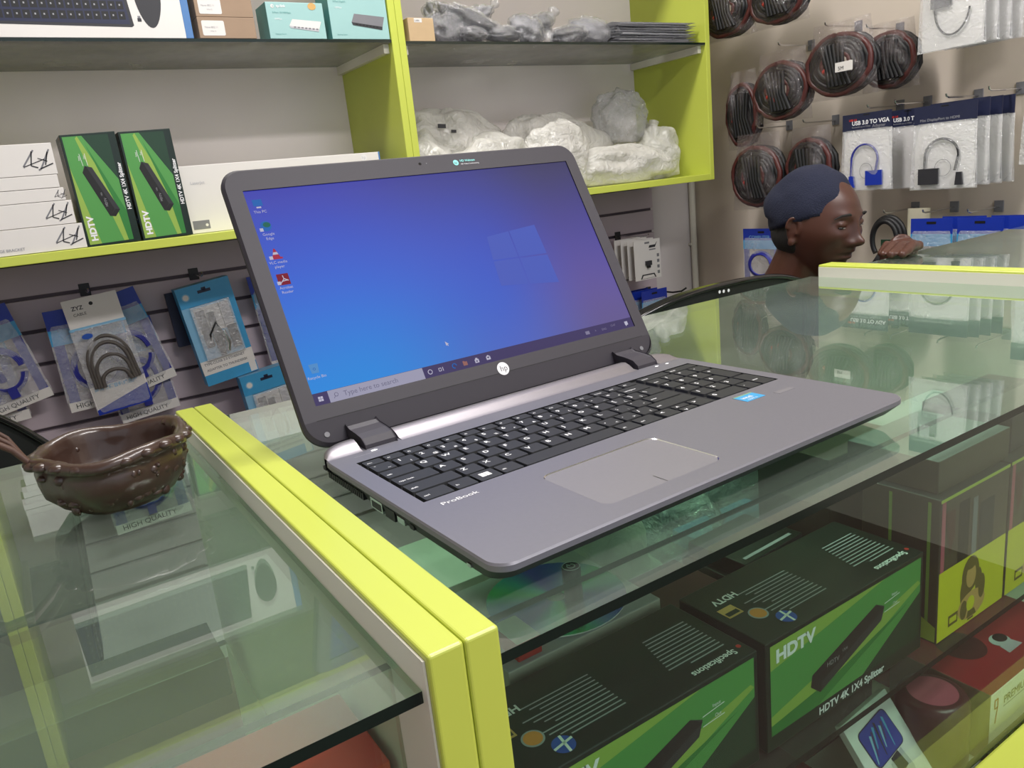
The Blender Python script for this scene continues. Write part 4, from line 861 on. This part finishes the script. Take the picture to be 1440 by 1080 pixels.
# ================================================================== CHAIRS BEHIND THE COUNTERS
def chair(label, x, y, w_, zt, zb, bow, dots=False):
    t = thing('office_chair', label, 'chair', x, y, FL, group='black chairs behind the counters')
    o = -FL; m = MB(); out = []
    for i in range(41):
        u = i/20-1; out.append((u*w_/2*(1 if abs(u) < .96 else .985), zt-bow*abs(u)**2.6))
    lo = [(w_/2*(1-.10*k/6), zt-bow-(zt-bow-zb)*k/6) for k in range(1, 7)]; lo2 = [(-a, b) for a, b in lo[::-1]]
    poly = out+lo+lo2; XF = Matrix(((1, 0, 0, 0), (0, 0, -1, 0), (0, 1, 0, o), (0, 0, 0, 1)))
    pl = poly[::-1]
    vs0 = [(px, -14-18*(1-(2*px/w_)**2), pz+o) for px, pz in pl]; vs1 = [(px, 14-18*(1-(2*px/w_)**2), pz+o) for px, pz in pl]; n = len(pl)
    ctr0 = (0, -40, (zt+zb)/2+o); ctr1 = (0, 0, (zt+zb)/2+o)
    m.add(vs0+[ctr0], [(i, (i+1) % n, n) for i in range(n)], 'black', smooth=True); m.add(vs1+[ctr1], [((i+1) % n, i, n) for i in range(n)], 'black')
    m.add(vs0+vs1, [(i, n+i, n+(i+1) % n, (i+1) % n) for i in range(n)], 'black_gloss', smooth=True)
    m.build('backrest', t)
    m = MB(); m.tube([(v[0], v[1]-2, v[2]) for v in vs0], 5, 'black_gloss', 8, closed=True)
    m.build('backrest_rim', t)
    if dots:
        m = MB()
        for dx_, dz_ in ((-36, -9), (-26, -9.5), (-14, -10)): m.disc((dx_, -38, zt+o+dz_), 2.8, 'print_white', ex=EX, ey=EZ)
        m.build('screw_caps', t, label='three white dots')
    m = MB(); m.prism(rrect(-178, 178, 20, 400, 60), 440, 500, 'shirt'); m.build('seat', t, bevel=10)
    m = MB(); m.tube([(0, 25, 440), (0, 30, 500), (0, 22, o+zb+60)], 16, 'black', 10); m.tube([(0, 220, 440), (0, 220, 90)], 24, 'black', 12); m.build('post', t)
    for k in range(5):
        a = R(72*k+18); m = MB(); m.tube([(0, 220, 92), (195*math.cos(a), 220+195*math.sin(a), 66)], [20, 12], 'black', 8); m.ball((195*math.cos(a), 220+195*math.sin(a), 29), (24, 24, 29), 'black', 12, 8); m.build('caster_leg', t)
chair('round backed black chair standing behind the left counter', -385, 840, 450, 30, -420, 130)
chair('black chair whose curved top with three dots shows beside the laptop lid', 860, 640, 440, -20, -420, 34, True)

# ================================================================== CONTENTS OF THE MIDDLE COUNTER
SH = -256.8
def simple(name, label, cat, x0, x1, y0, y1, z0, z1, mt, faces=None, group=None, rz=0, bev=1., art=None):
    cx, cy = (x0+x1)/2, (y0+y1)/2; t = thing(name, label, cat, cx, cy, z0, rz=rz, group=group); m = MB(); m.box(x0-cx, x1-cx, y0-cy, y1-cy, 0, z1-z0, mt, faces=faces); m.build('carton', t, bevel=bev)
    if art: m = MB(); art(m, x1-x0, y1-y0, z1-z0); m.v = [Vector((v.x-(x1-x0)/2, v.y-(y1-y0)/2, v.z)) for v in m.v]; m.build('print', t)
    return t
def woman(m, w_, d, h):
    F(m, [(1, 1), (w_-1, 1), (w_-1, h*.5), (1, h*.5)], 'yellow', .2)
    c = w_*.5
    ov = lambda x, z, a, b, mt, l: F(m, [(x+a*math.cos(q*.3307), z+b*math.sin(q*.3307)) for q in range(19)], mt, l)
    ov(c-4, h*.36, 15, h*.13, 'sepia', .3); ov(c-11, h*.25, 10, h*.13, 'sepia', .31); ov(c+11, h*.27, 6, h*.10, 'sepia', .31); ov(c, h*.13, 24, h*.10, 'amber', .34); ov(c-3, h*.345, 8.5, h*.085, 'amber', .38)
    ov(c-4, h*.43, 9, h*.035, 'sepia', .4); ov(c+17, h*.22, 6, h*.09, 'sepia', .37); ov(c-2, h*.14, 7, h*.055, 'yellow', .42); ov(c-14, h*.12, 6, h*.07, 'sepia', .4); F(m, [(c-8, h*.04), (c+9, h*.04), (c+5, h*.09), (c-6, h*.09)], 'sepia', .44)
    Fr(m, c-40, c-24, h*.07, h*.15, 'sepia', .34); Fr(m, c-38, c-26, h*.09, h*.13, 'yellow', .4); Fr(m, c-6, c+4, h*.02, h*.035, 'sepia', .34)
    Fr(m, 2, 8, h*.5, h, 'pink', .3); Fr(m, 30, 48, h*.5, h*.92, 'black', .3); Fr(m, 54, 62, h*.5, h*.9, 'mid_grey', .3); Fr(m, 66, 92, h*.5, h*.84, 'dark_grey', .3); Fr(m, 0, w_, h-3, h, 'lime_dull', .35); F(m, [(8, h*.9), (24, h*.9), (24, h*.7), (16, h*.6)], 'maroon', .34)
    for a, b in ((8, 11), (44, 47)): m.poly([(-.3, a, 2), (-.3, a, h-4), (-.3, b, h-4), (-.3, b, 2)][::-1] if False else [(-.3, b, 2), (-.3, b, h-4), (-.3, a, h-4), (-.3, a, 2)][::-1], 'green_pale')
    m.poly([(-.4, d-2, h*.5-18), (-.4, d-2, 2), (-.4, 1, 2), (-.4, 1, h*.12)], 'lime_dull')
for k, lb in enumerate(('yellow and black box with a printed woman beside the green splitter box', 'yellow and black box with a printed woman, second from the green splitter box', 'yellow and black box with a printed woman farthest right')):
    simple('headset_box', lb, 'box', 453+k*121, 571+k*121, 22, 96, SH, SH+141, 'brown_box', dict(left='brown_box', top='dark_grey'), 'yellow fronted boxes in the middle counter', art=woman)
simple('brown_carton', 'dark brown carton lying on top of the yellow and black boxes', 'box', 462, 585, 30, 118, SH+141.6, SH+172, 'brown_box', dict(top='mid_grey'))
simple('brown_carton', 'dark carton on the yellow boxes at the right picture edge', 'box', 596, 730, 34, 122, SH+141.6, SH+178, 'dark_grey')
simple('brown_carton', 'tall dark brown carton behind the yellow boxes', 'box', 455, 575, 132, 220, SH, SH+150, 'brown_box')
simple('maroon_box', 'dark red flat box behind the splitter boxes', 'box', 236, 322, 122, 215, SH, SH+62, 'maroon', dict(left='brown_box'), art=lambda m, w_, d, h: m.poly([(4, 4, h+.3), (w_-4, 4, h+.3), (w_-4, 6, h+.3), (4, 6, h+.3)], 'print_grey'))
for k in range(4):
    simple('flat_box', ['lowest', 'second', 'third', 'topmost'][k]+' black flat box in the pile behind the right splitter box', 'box', 335+k*6, 436+k*3, 128+k*9, 236-k*3, SH+k*17, SH+k*17+16, 'box_black', dict(front='dark_grey'), 'black flat boxes piled in the counter', rz=k*2-3,
           art=lambda m, w_, d, h: (m.poly([(8, 6, h+.3), (w_-10, 6, h+.3), (w_-10, 10, h+.3), (8, 10, h+.3)], 'print_grey'), Fr(m, 6, w_*.6, h*.3, h*.6, 'print_grey')))
simple('pale_carton', 'pale carton under the shiny disc by the lime divider', 'box', 70, 222, 128, 258, SH, SH+96, 'paper', dict(top='light_grey'))
lump('plastic_bag', 'crumpled clear white bag in the counter under the laptop edge', 'bag', 262, 262, SH, 62, 48, 62, 'film_milky', 21, None, knot=(-10, 88, 26))
lump('plastic_bag', 'greenish clear plastic bag under the laptop front edge', 'bag', 372, 268, SH, 66, 42, 56, 'film_silver', 22, None)
lump('plastic_bag', 'blue and silver crumpled pouch near the yellow boxes', 'bag', 500, 268, SH+20, 66, 38, 70, 'film_silver', 23, None, amp=.2)
simple('blue_pouch', 'blue printed pouch lying under the silver crumpled pouch', 'pouch', 430, 560, 232, 330, SH, SH+18, 'blue_sky')
simple('blue_pouch', 'dark blue printed pouch with white letters near the counter back', 'pouch', 586, 700, 190, 290, SH, SH+90, 'navy', art=lambda m, w_, d, h: (m.text('HDMI', (8, 20, h), 17, 'print_white', ex=EX, ey=EY, lift=.4), m.text('CABLE', (8, 50, h), 15, 'print_white', ex=EX, ey=EY, lift=.4), Fr(m, 4, w_-4, h*.5, h*.9, 'teal')))
simple('pale_carton', 'long pale carton at the back of the middle counter shelf', 'box', 60, 300, 330, 450, SH, SH+60, 'white')
simple('grey_carton', 'grey carton at the back of the counter shelf under the laptop', 'box', 320, 520, 350, 470, SH, SH+70, 'mid_grey')
simple('grey_carton', 'grey carton in the far corner of the middle counter', 'box', 740, 940, 120, 300, SH, SH+80, 'light_grey')
# shiny disc and the small black cylinder on it
def disc_mat():
    m = bpy.data.materials.new('disc_foil'); m.use_nodes = True; nt = m.node_tree; b = nt.nodes['Principled BSDF']; N = nt.nodes.new; L = nt.links.new
    b.inputs['Metallic'].default_value = 1; b.inputs['Roughness'].default_value = .22
    tc = N('ShaderNodeTexCoord'); gr = N('ShaderNodeTexGradient'); gr.gradient_type = 'RADIAL'; L(tc.outputs['Object'], gr.inputs[0]); mu = N('ShaderNodeMath'); mu.operation = 'MULTIPLY'; mu.inputs[1].default_value = 3; L(gr.outputs[1], mu.inputs[0]); fr_ = N('ShaderNodeMath'); fr_.operation = 'FRACT'; L(mu.outputs[0], fr_.inputs[0])
    r_ = N('ShaderNodeValToRGB'); L(fr_.outputs[0], r_.inputs[0]); cs = ['#2f55c8', '#4a3fd0', '#3bb6c8', '#43c07a', '#6f8fd0', '#2f55c8']
    while len(r_.color_ramp.elements) < 6: r_.color_ramp.elements.new(.5)
    for i, (e, c_) in enumerate(zip(r_.color_ramp.elements, cs)): e.position = i/5; e.color = lin(c_)
    L(r_.outputs[0], b.inputs['Base Color']); MATS['disc_foil'] = m
disc_mat()
m = MB(); ro = [(60*math.cos(R(a*7.5)), 60*math.sin(R(a*7.5))) for a in range(48)]; ri = [(8*math.cos(R(a*7.5)), 8*math.sin(R(a*7.5))) for a in range(48)]
m.add([(x, y, 1.2) for x, y in ro]+[(x, y, 1.2) for x, y in ri], [(i, (i+1) % 48, 48+(i+1) % 48, 48+i) for i in range(48)], 'disc_foil'); m.add([(x, y, 0) for x, y in ro]+[(x, y, 0) for x, y in ri], [((i+1) % 48, i, 48+i, 48+(i+1) % 48) for i in range(48)], 'disc_foil'); m.add([(x, y, 0) for x, y in ro]+[(x, y, 1.2) for x, y in ro], [(i, (i+1) % 48, 48+(i+1) % 48, 48+i) for i in range(48)], 'white_gloss')
tag(place(m.build('compact_disc'), 158, 188, SH+96.6), 'shiny blue compact disc lying on the pale carton in the counter', 'disc')
t = thing('small_cylinder', 'small black cylinder with a white power mark standing on the shiny disc', 'cylinder', 168, 176, SH+98.4)
m = MB(); m.lathe([(0, 0), (8, 0), (8, 28), (7.4, 29), (6.6, 28.4), (0, 28.4)], 'black', 28); m.build('body', t)
m = MB(); m.tube([(7.4*math.cos(R(a*15)), 7.4*math.sin(R(a*15)), 29) for a in range(24)], .35, 'print_white', 5, closed=True); m.tube([(3.4*math.cos(R(120+a*15)), 3.4*math.sin(R(120+a*15)), 29) for a in range(21)], .5, 'print_white', 5); m.tube([(0, 1, 29), (-1.6, 4.4, 29)], .5, 'print_white', 5); m.build('power_mark', t)
simple('red_pack', 'small red and white packet beside the shiny disc', 'packet', 82, 104, 132, 168, SH+96.6, SH+112, 'red_bright', dict(top='white'))

# lower level
LO = -445.8
simple('camera_box', 'red box with white lettered front at the lower right of the counter', 'box', 562, 760, 22, 130, LO, LO+82, 'white', dict(top='red', left='carton', right='red', back='red'), art=lambda m, w_, d, h: (
    Tx(m, 'PREMIUM', 26, h-22, 13, 'dark_grey'), Fr(m, 26, w_-8, h-26, h-25, 'mid_grey'), stroke(m, [(8, h-10), (14, h-10), (14, h-20), (8, h-20), (8, h-10)], 2, 'red'), stroke(m, [(14, h-20), (10, h-38)], 2, 'red'),
    Tx(m, 'CCTV BOX', 8, 8, 15, 'lime_dull', bold=.02), m.disc((60, 62, h+.3), 26, 'maroon'), m.disc((100, 40, h+.5), 13, 'light_grey', ry=10), m.poly([(84, 22, h+.4), (112, 22, h+.4), (110, 34, h+.4), (88, 34, h+.4)], 'light_grey'), m.disc((104, 42, h+.7), 9, 'black_gloss', ry=7)))
simple('camera_box', 'second red box behind the lettered camera box', 'box', 600, 800, 145, 250, LO, LO+82, 'red')
t = thing('round_tin', 'dark maroon round tin with a pinkish disc on top, lower shelf', 'tin', 522, 60, LO)
m = MB(); m.lathe([(0, 0), (33, 0), (35, 3), (35, 78), (32, 84), (26, 86), (0, 86)], 'maroon', 40); m.build('body', t); m = MB(); m.disc((0, 0, 86.4), 24, 'pink'); m.build('top_disc', t)
simple('dark_carton', 'dark carton on the lower shelf under the splitter boxes', 'box', 60, 330, 60, 200, LO, LO+100, 'maroon')
simple('dark_carton', 'dark carton on the lower shelf behind the round tin', 'box', 345, 545, 140, 260, LO, LO+110, 'brown_box')
# white card picturing a phone, leaning behind the front pane
t = bpy.data.objects.new('phone_holder_box', None); C.objects.link(t); tag(t, 'white flat box picturing a phone in a holder, leaning behind the front pane', 'box')
tl = V(410, 88, -361); tr = V(487, 88, -353); ex_ = (tr-tl).normalized(); dn = V(.17, -.56, -.81); dn = (dn-ex_*dn.dot(ex_)).normalized(); nn = ex_.cross(-dn)*-1
# local axes: x along the top edge, z up the card, -y out of the face
Mx = Matrix(((ex_.x, -(ex_.cross(-dn)).x, -dn.x, tl.x*S), (ex_.y, -(ex_.cross(-dn)).y, -dn.y, tl.y*S), (ex_.z, -(ex_.cross(-dn)).z, -dn.z, tl.z*S+Z0), (0, 0, 0, 1)))
t.matrix_world = Mx
m = MB(); m.box(0, 74, 0, 9, -96, 0, 'white_gloss'); m.build('carton', t, bevel=.5)
m = MB(); X2 = Matrix.Translation((36, 0, -32)) @ Matrix.Rotation(R(-6), 4, 'Y')
m.poly([(x, -.4, z) for x, z in rrect(-24, 24, -19, 19, 6, 4)], 'navy', X=X2); m.poly([(x, -.6, z) for x, z in rrect(-23, 23, -18, 18, 5.5, 4)], 'blue_deep', X=X2)
for k in range(7): m.poly([(-21+k*5, -.7, -14+(k % 3)*5), (-20+k*5, -.7, -15+(k % 3)*5), (-9+k*4.3, -.7, 8+(k % 4)*2), (-11.5+k*4.3, -.7, 10+(k % 4)*2)], ('blue_pale', 'violet', 'blue_sky', 'navy')[k % 4], X=X2)
F(m, [(30, -56), (52, -50), (56, -70), (48, -96), (32, -96)], 'light_grey', .5); F(m, [(34, -52), (46, -50), (50, -66), (36, -70)], 'dark_grey', .7); m.disc((44, -.9, -78), 5, 'mid_grey', ex=EX, ey=EZ); m.build('front_print', t)

# ================================================================== LEFT COUNTER CONTENTS
simple('orange_box', 'bright orange box near the front pane of the left counter', 'box', -172, -66, 14, 84, -158, -86, 'orange', dict(top='red_bright'))
simple('orange_box', 'orange box beneath the bright one in the left counter', 'box', -190, -64, 12, 98, SH, -158.6, 'orange')
simple('dark_carton', 'dark green carton on the left counter shelf beside the orange boxes', 'box', -330, -200, 20, 130, SH, SH+40, 'green_dark')
simple('dark_carton', 'long dark carton at the back of the left counter shelf', 'box', -300, -80, 400, 480, SH, SH+40, 'brown_box')
simple('grey_carton', 'grey carton on the lower level of the left counter', 'box', -260, -80, 180, 330, LO, LO+110, 'mid_grey')
simple('pale_carton', 'pale carton at the far left of the left counter', 'box', -480, -340, 60, 240, SH, SH+70, 'mid_grey')
# right counter
simple('white_carton', 'white carton inside the far right counter', 'box', 1060, 1260, 80, 260, SH, SH+70, 'white'); simple('blue_pouch', 'blue pack inside the far right counter', 'pouch', 1300, 1480, 120, 300, SH, SH+60, 'blue')

# ================================================================== THE SEATED MAN
def man():
    t = thing('person', 'person in a navy knit cap looking to the right, fingers resting on the far counter', 'person', 0, 0, 0)
    hx, hy, hz = HEAD; yaw = R(YAW)
    HX = Matrix.Translation((hx, hy, hz)) @ Matrix.Rotation(yaw, 4, 'Z') @ Matrix.Rotation(R(6), 4, 'Y') @ Matrix.Scale(.95, 4)
    def g(v, c, s_): return math.exp(-((v-c)/s_)**2)
    def hf(p, d):
        x, y, z = p
        if d.z < 0: k = 1-.30*(-d.z)**1.6; y *= k; x = x*(1-.10*(-d.z)**2)+(12*(-d.z)**2 if d.x > -.2 else 0)
        if d.x < 0: x *= 1+.06*max(0, d.z)
        f = max(0, d.x)**.5 if d.x > 0 else 0
        dx = 0
        dx += 6*g(z, 27, 10)*(g(y, 27, 20)+g(y, -27, 20)); dx -= 10*g(z, 8, 10)*(g(y, 30, 13)+g(y, -30, 13)); dx += 6.5*g(z, 7, 6)*(g(y, 31, 10)+g(y, -31, 10))
        dx += (4+9*min(1, max(0, (18-z)/40)))*g(y, 0, 10)*(1 if -34 < z < 16 else g(z, -34 if z < 0 else 16, 7)); dx += 14*g(z, -27, 11)*g(y, 0, 15); dx += 10*g(z, -31, 8)*(g(y, 18, 7)+g(y, -18, 7)); dx -= 5*g(z, -40, 4)*g(y, 0, 12)
        dx += 8*g(z, -49, 5)*g(y, 0, 22); dx -= 7*g(z, -56, 2.6)*g(y, 0, 24); dx += 9*g(z, -63, 5)*g(y, 0, 20); dx -= 4*g(z, -73, 5)*g(y, 0, 20); dx += 9*g(z, -90, 13)*g(y, 0, 22)
        dx += 7*g(z, -14, 17)*(g(y, 46, 18)+g(y, -46, 18)); dx -= 4*g(z, -48, 16)*(g(y, 42, 10)+g(y, -42, 10)); dx += 4*g(z, 55, 22)*g(y, 0, 40)
        return Vector((x+dx*f, y, z))
    m = MB(); m.ball((0, 0, 0), (92, 76, 114), 'skin', 120, 90, X=HX, fn=hf)
    for s_ in (1, -1): m.ball((78, s_*31, 10), (8.5, 14, 7), 'skin', 16, 10, X=HX); m.ball((76, s_*31, -5), (8, 13, 5), 'skin', 16, 10, X=HX)
    for s_ in (1, -1):
        EXM = HX @ Matrix.Translation((-6, s_*76, -6)) @ Matrix.Rotation(R(-s_*22), 4, 'Z')
        m.ball((0, 0, 0), (15, 5, 27), 'skin', 20, 14, X=EXM); m.tube([(13*math.cos(R(a)), s_*5, 8+20*math.sin(R(a))) for a in range(-50, 200, 20)], 4, 'skin', 8, X=EXM); m.ball((-2, s_*3, -24), (8, 5, 9), 'skin', 12, 8, X=EXM)
    nb = HX @ Vector((-28, 0, -70)); base = V(hx-15, hy+75, hz-165)
    chest = base+V(-30, 80, -140); hip = V(hx-35, hy+290, -430)
    m.tube([nb+V(0, 0, 30), nb, (nb+base)/2, base+V(0, 10, -20)], [54, 56, 58, 70], 'skin', 24)
    left = V(.85, .53, 0); shL = base+left*175+V(0, 25, -35); shR = base-left*175+V(0, 25, -35)
    m.tube([base, (base+chest)/2, chest, (chest+hip)/2, hip], [80, 110, 120, 115, 125], 'skin', 24); m.tube([shR, base, shL], [50, 62, 50], 'skin', 18)
    knu = V(1262, 545, -8); wr = V(1335, 590, -22); elL = V(1430, 760, -250)
    m.tube([shL, (shL+elL)/2, elL], [48, 44, 38], 'skin', 18); m.ball(elL, 38, 'skin'); m.tube([elL, (elL*2+wr)/3, wr], [38, 40, 25], 'skin', 18)
    # left hand: palm, four fingers lying on the counter edge, thumb below
    m.tube([wr+V(6, 4, 0), wr+V(-25, -16, 6), knu+V(8, 4, 2)], [24, 24, 20], 'skin', 16); m.ball(knu+V(12, 2, 0), (22, 34, 12), 'skin')
    tips = []
    for k, (ln, dy, r_) in enumerate(((70, -30, 8.2), (78, -12, 8.6), (74, 6, 8.2), (58, 22, 7.4))):
        a = knu+V(0, dy*.95, 0); b = a+V(-ln*.42, -8+dy*.06, 5); c = a+V(-ln*.76, -14+dy*.05, -1); d = a+V(-ln, -16, -9+max(0, 0))
        d.z = max(d.z, -21+r_*.9); m.tube([a+V(14, 0, 0), a, b, c, d], [r_*1.15, r_*1.15, r_*1.08, r_, r_*.86], 'skin', 12); m.ball(b, r_*1.12, 'skin', 10, 8); m.ball(d, r_*.88, 'skin', 10, 8); tips.append((d, r_))
    th0 = wr+V(-18, -30, 0); m.tube([th0, th0+V(-26, -20, 4), th0+V(-50, -26, -4)], [13, 11, 8], 'skin', 12); m.ball(th0+V(-50, -26, -4), 8, 'skin', 10, 8)
    # right arm resting on the lap
    elR = shR+V(22, 60, -240); wrR = V(hx-30, hy+60, -395); kR = wrR+V(60, -50, -8)
    m.tube([shR, (shR+elR)/2, elR], [48, 44, 38], 'skin', 18); m.ball(elR, 38, 'skin'); m.tube([elR, (elR*2+wrR)/3, wrR], [38, 40, 25], 'skin', 18); m.tube([wrR, kR], [25, 22], 'skin', 14)
    for k in range(4): a = kR+V(k*10-16, -k*10+14, 0); m.tube([a, a+V(24, -26, 2), a+V(40, -40, -14)], [9, 8.5, 7.5], 'skin', 10)
    m.tube([wrR+V(10, 20, 0), wrR+V(50, 10, 6), wrR+V(74, -8, 0)], [12, 10, 8], 'skin', 10)
    for s_ in (1, -1):
        h0 = hip+left*s_*85; kn = V(h0.x+70, h0.y-330 if h0.y-330 > 570 else 590, -505); an = V(kn.x-10, kn.y+130, FL+70); m.tube([h0, (h0+kn)/2, kn], [88, 78, 58], 'skin', 18); m.ball(kn, 58, 'skin'); m.tube([kn, (kn*2+an)/3, an], [56, 54, 36], 'skin', 18)
    for v in m.v: pass
    b = m.build('body', t); rm = b.modifiers.new('remesh', 'REMESH'); rm.mode = 'VOXEL'; rm.voxel_size = .0028; rm.use_smooth_shade = True
    sm_ = b.modifiers.new('smooth', 'SMOOTH'); sm_.iterations = 2; sm_.factor = .4
    # face details
    m = MB()
    for s_ in (1, -1):
        m.ball((78.5, s_*31, 3.5), (7, 12, 3.4), 'eye_dark', 16, 10, X=HX); m.ball((80.2, s_*31, 3), (5.6, 8, 2.2), 'eye_white', 12, 8, X=HX)
    m.build('eyes', t)
    m = MB()
    for s_ in (1, -1): m.tube([(88, s_*14, 27), (91, s_*26, 31), (84, s_*44, 29), (74, s_*54, 22)], [2, 2.6, 2.2, 1.4], 'hair', 8, X=HX)
    m.build('eyebrows', t)
    m = MB()
    def capf(p, d):
        q = p.copy(); fold = 1.8*math.sin(math.atan2(p.y, p.x)*26)
        k = 1+.03*noise.noise(d*3); q = q*k
        zz = 14+.34*q.x
        if q.z < zz-30:
            q.z = zz-30+(q.z-zz+30)*.03; q.x *= .96; q.y *= .93
        if q.x < -30 and q.z > -10: q.x -= 16*math.exp(-((q.z-20)/34)**2); 
        return q
    m.ball((-16, 0, 22), (96, 83, 104), 'wool_navy', 72, 50, X=HX, fn=capf); c_ = m.build('knit_cap', t, label='navy knit cap')
    m = MB(); m.ball((-22, 0, -18), (80, 75.5, 62), 'hair', 40, 26, X=HX, fn=lambda p, d: Vector((min(p.x, 18), p.y, p.z))); m.build('hair', t)
    # clothes
    m = MB(); m.tube([base+V(0, 10, -30), (base+chest)/2, chest, (chest+hip)/2, hip+V(0, 0, -10)], [84, 124, 136, 130, 138], 'shirt', 28); m.tube([shR+V(-5, -5, 0), base+V(0, 8, -34), shL], [60, 72, 60], 'shirt', 20)
    m.tube([shL, (shL+elL)/2, elL], [59, 55, 48], 'shirt', 20); m.ball(elL, 48, 'shirt'); m.tube([elL, (elL*2+wr)/3, elL*.12+wr*.88], [48, 48, 35], 'shirt', 20)
    m.tube([shR, (shR+elR)/2, elR], [59, 55, 48], 'shirt', 20); m.ball(elR, 48, 'shirt'); m.tube([elR, (elR*2+wrR)/3, elR*.12+wrR*.88], [48, 48, 35], 'shirt', 20)
    o = m.build('shirt', t, label='dark long sleeved shirt'); rm = o.modifiers.new('remesh', 'REMESH'); rm.mode = 'VOXEL'; rm.voxel_size = .008; rm.use_smooth_shade = True
    m = MB()
    for s_ in (1, -1):
        h0 = hip+left*s_*85; kn = V(h0.x+70, h0.y-330 if h0.y-330 > 570 else 590, -505); an = V(kn.x-10, kn.y+130, FL+70); m.tube([h0+V(0, 30, 0), (h0+kn)/2, kn], [96, 88, 66], 'dark_grey', 20); m.ball(kn, 66, 'dark_grey'); m.tube([kn, (kn*2+an)/3, an], [64, 62, 50], 'dark_grey', 20)
    m.ball(hip+V(0, 20, -5), (165, 120, 95), 'dark_grey'); o = m.build('trousers', t); rm = o.modifiers.new('remesh', 'REMESH'); rm.mode = 'VOXEL'; rm.voxel_size = .01; rm.use_smooth_shade = True
    for s_ in (1, -1):
        h0 = hip+left*s_*85; ax_, ay = h0.x+60, max(h0.y-330, 590)+130; m = MB(); m.prism([(ax_+x, ay+y) for x, y in rrect(-45, 45, -170, 90, 38)], FL, FL+30, 'black'); m.ball((ax_, ay-50, FL+36), (44, 110, 40), 'black'); m.build('shoe', t)
    s2 = thing('stool', 'round stool under the seated person, hidden behind the counters', 'stool', hip.x, hip.y+20, FL)
    m = MB(); m.lathe([(0, 0), (135, 0), (142, 8), (142, 32), (132, 42), (0, 42)], 'black', 36); m.v = [Vector((v.x, v.y, v.z+(-430-100-42-FL))) for v in m.v]; m.build('seat', s2)
    for k in range(4): a = R(45+90*k); m = MB(); m.tube([(110*math.cos(a), 110*math.sin(a), -572-FL), (170*math.cos(a), 170*math.sin(a), 0)], 13, 'mid_grey', 10); m.build('leg', s2)
HEAD = (1252, 722, 36); YAW = -88
man()
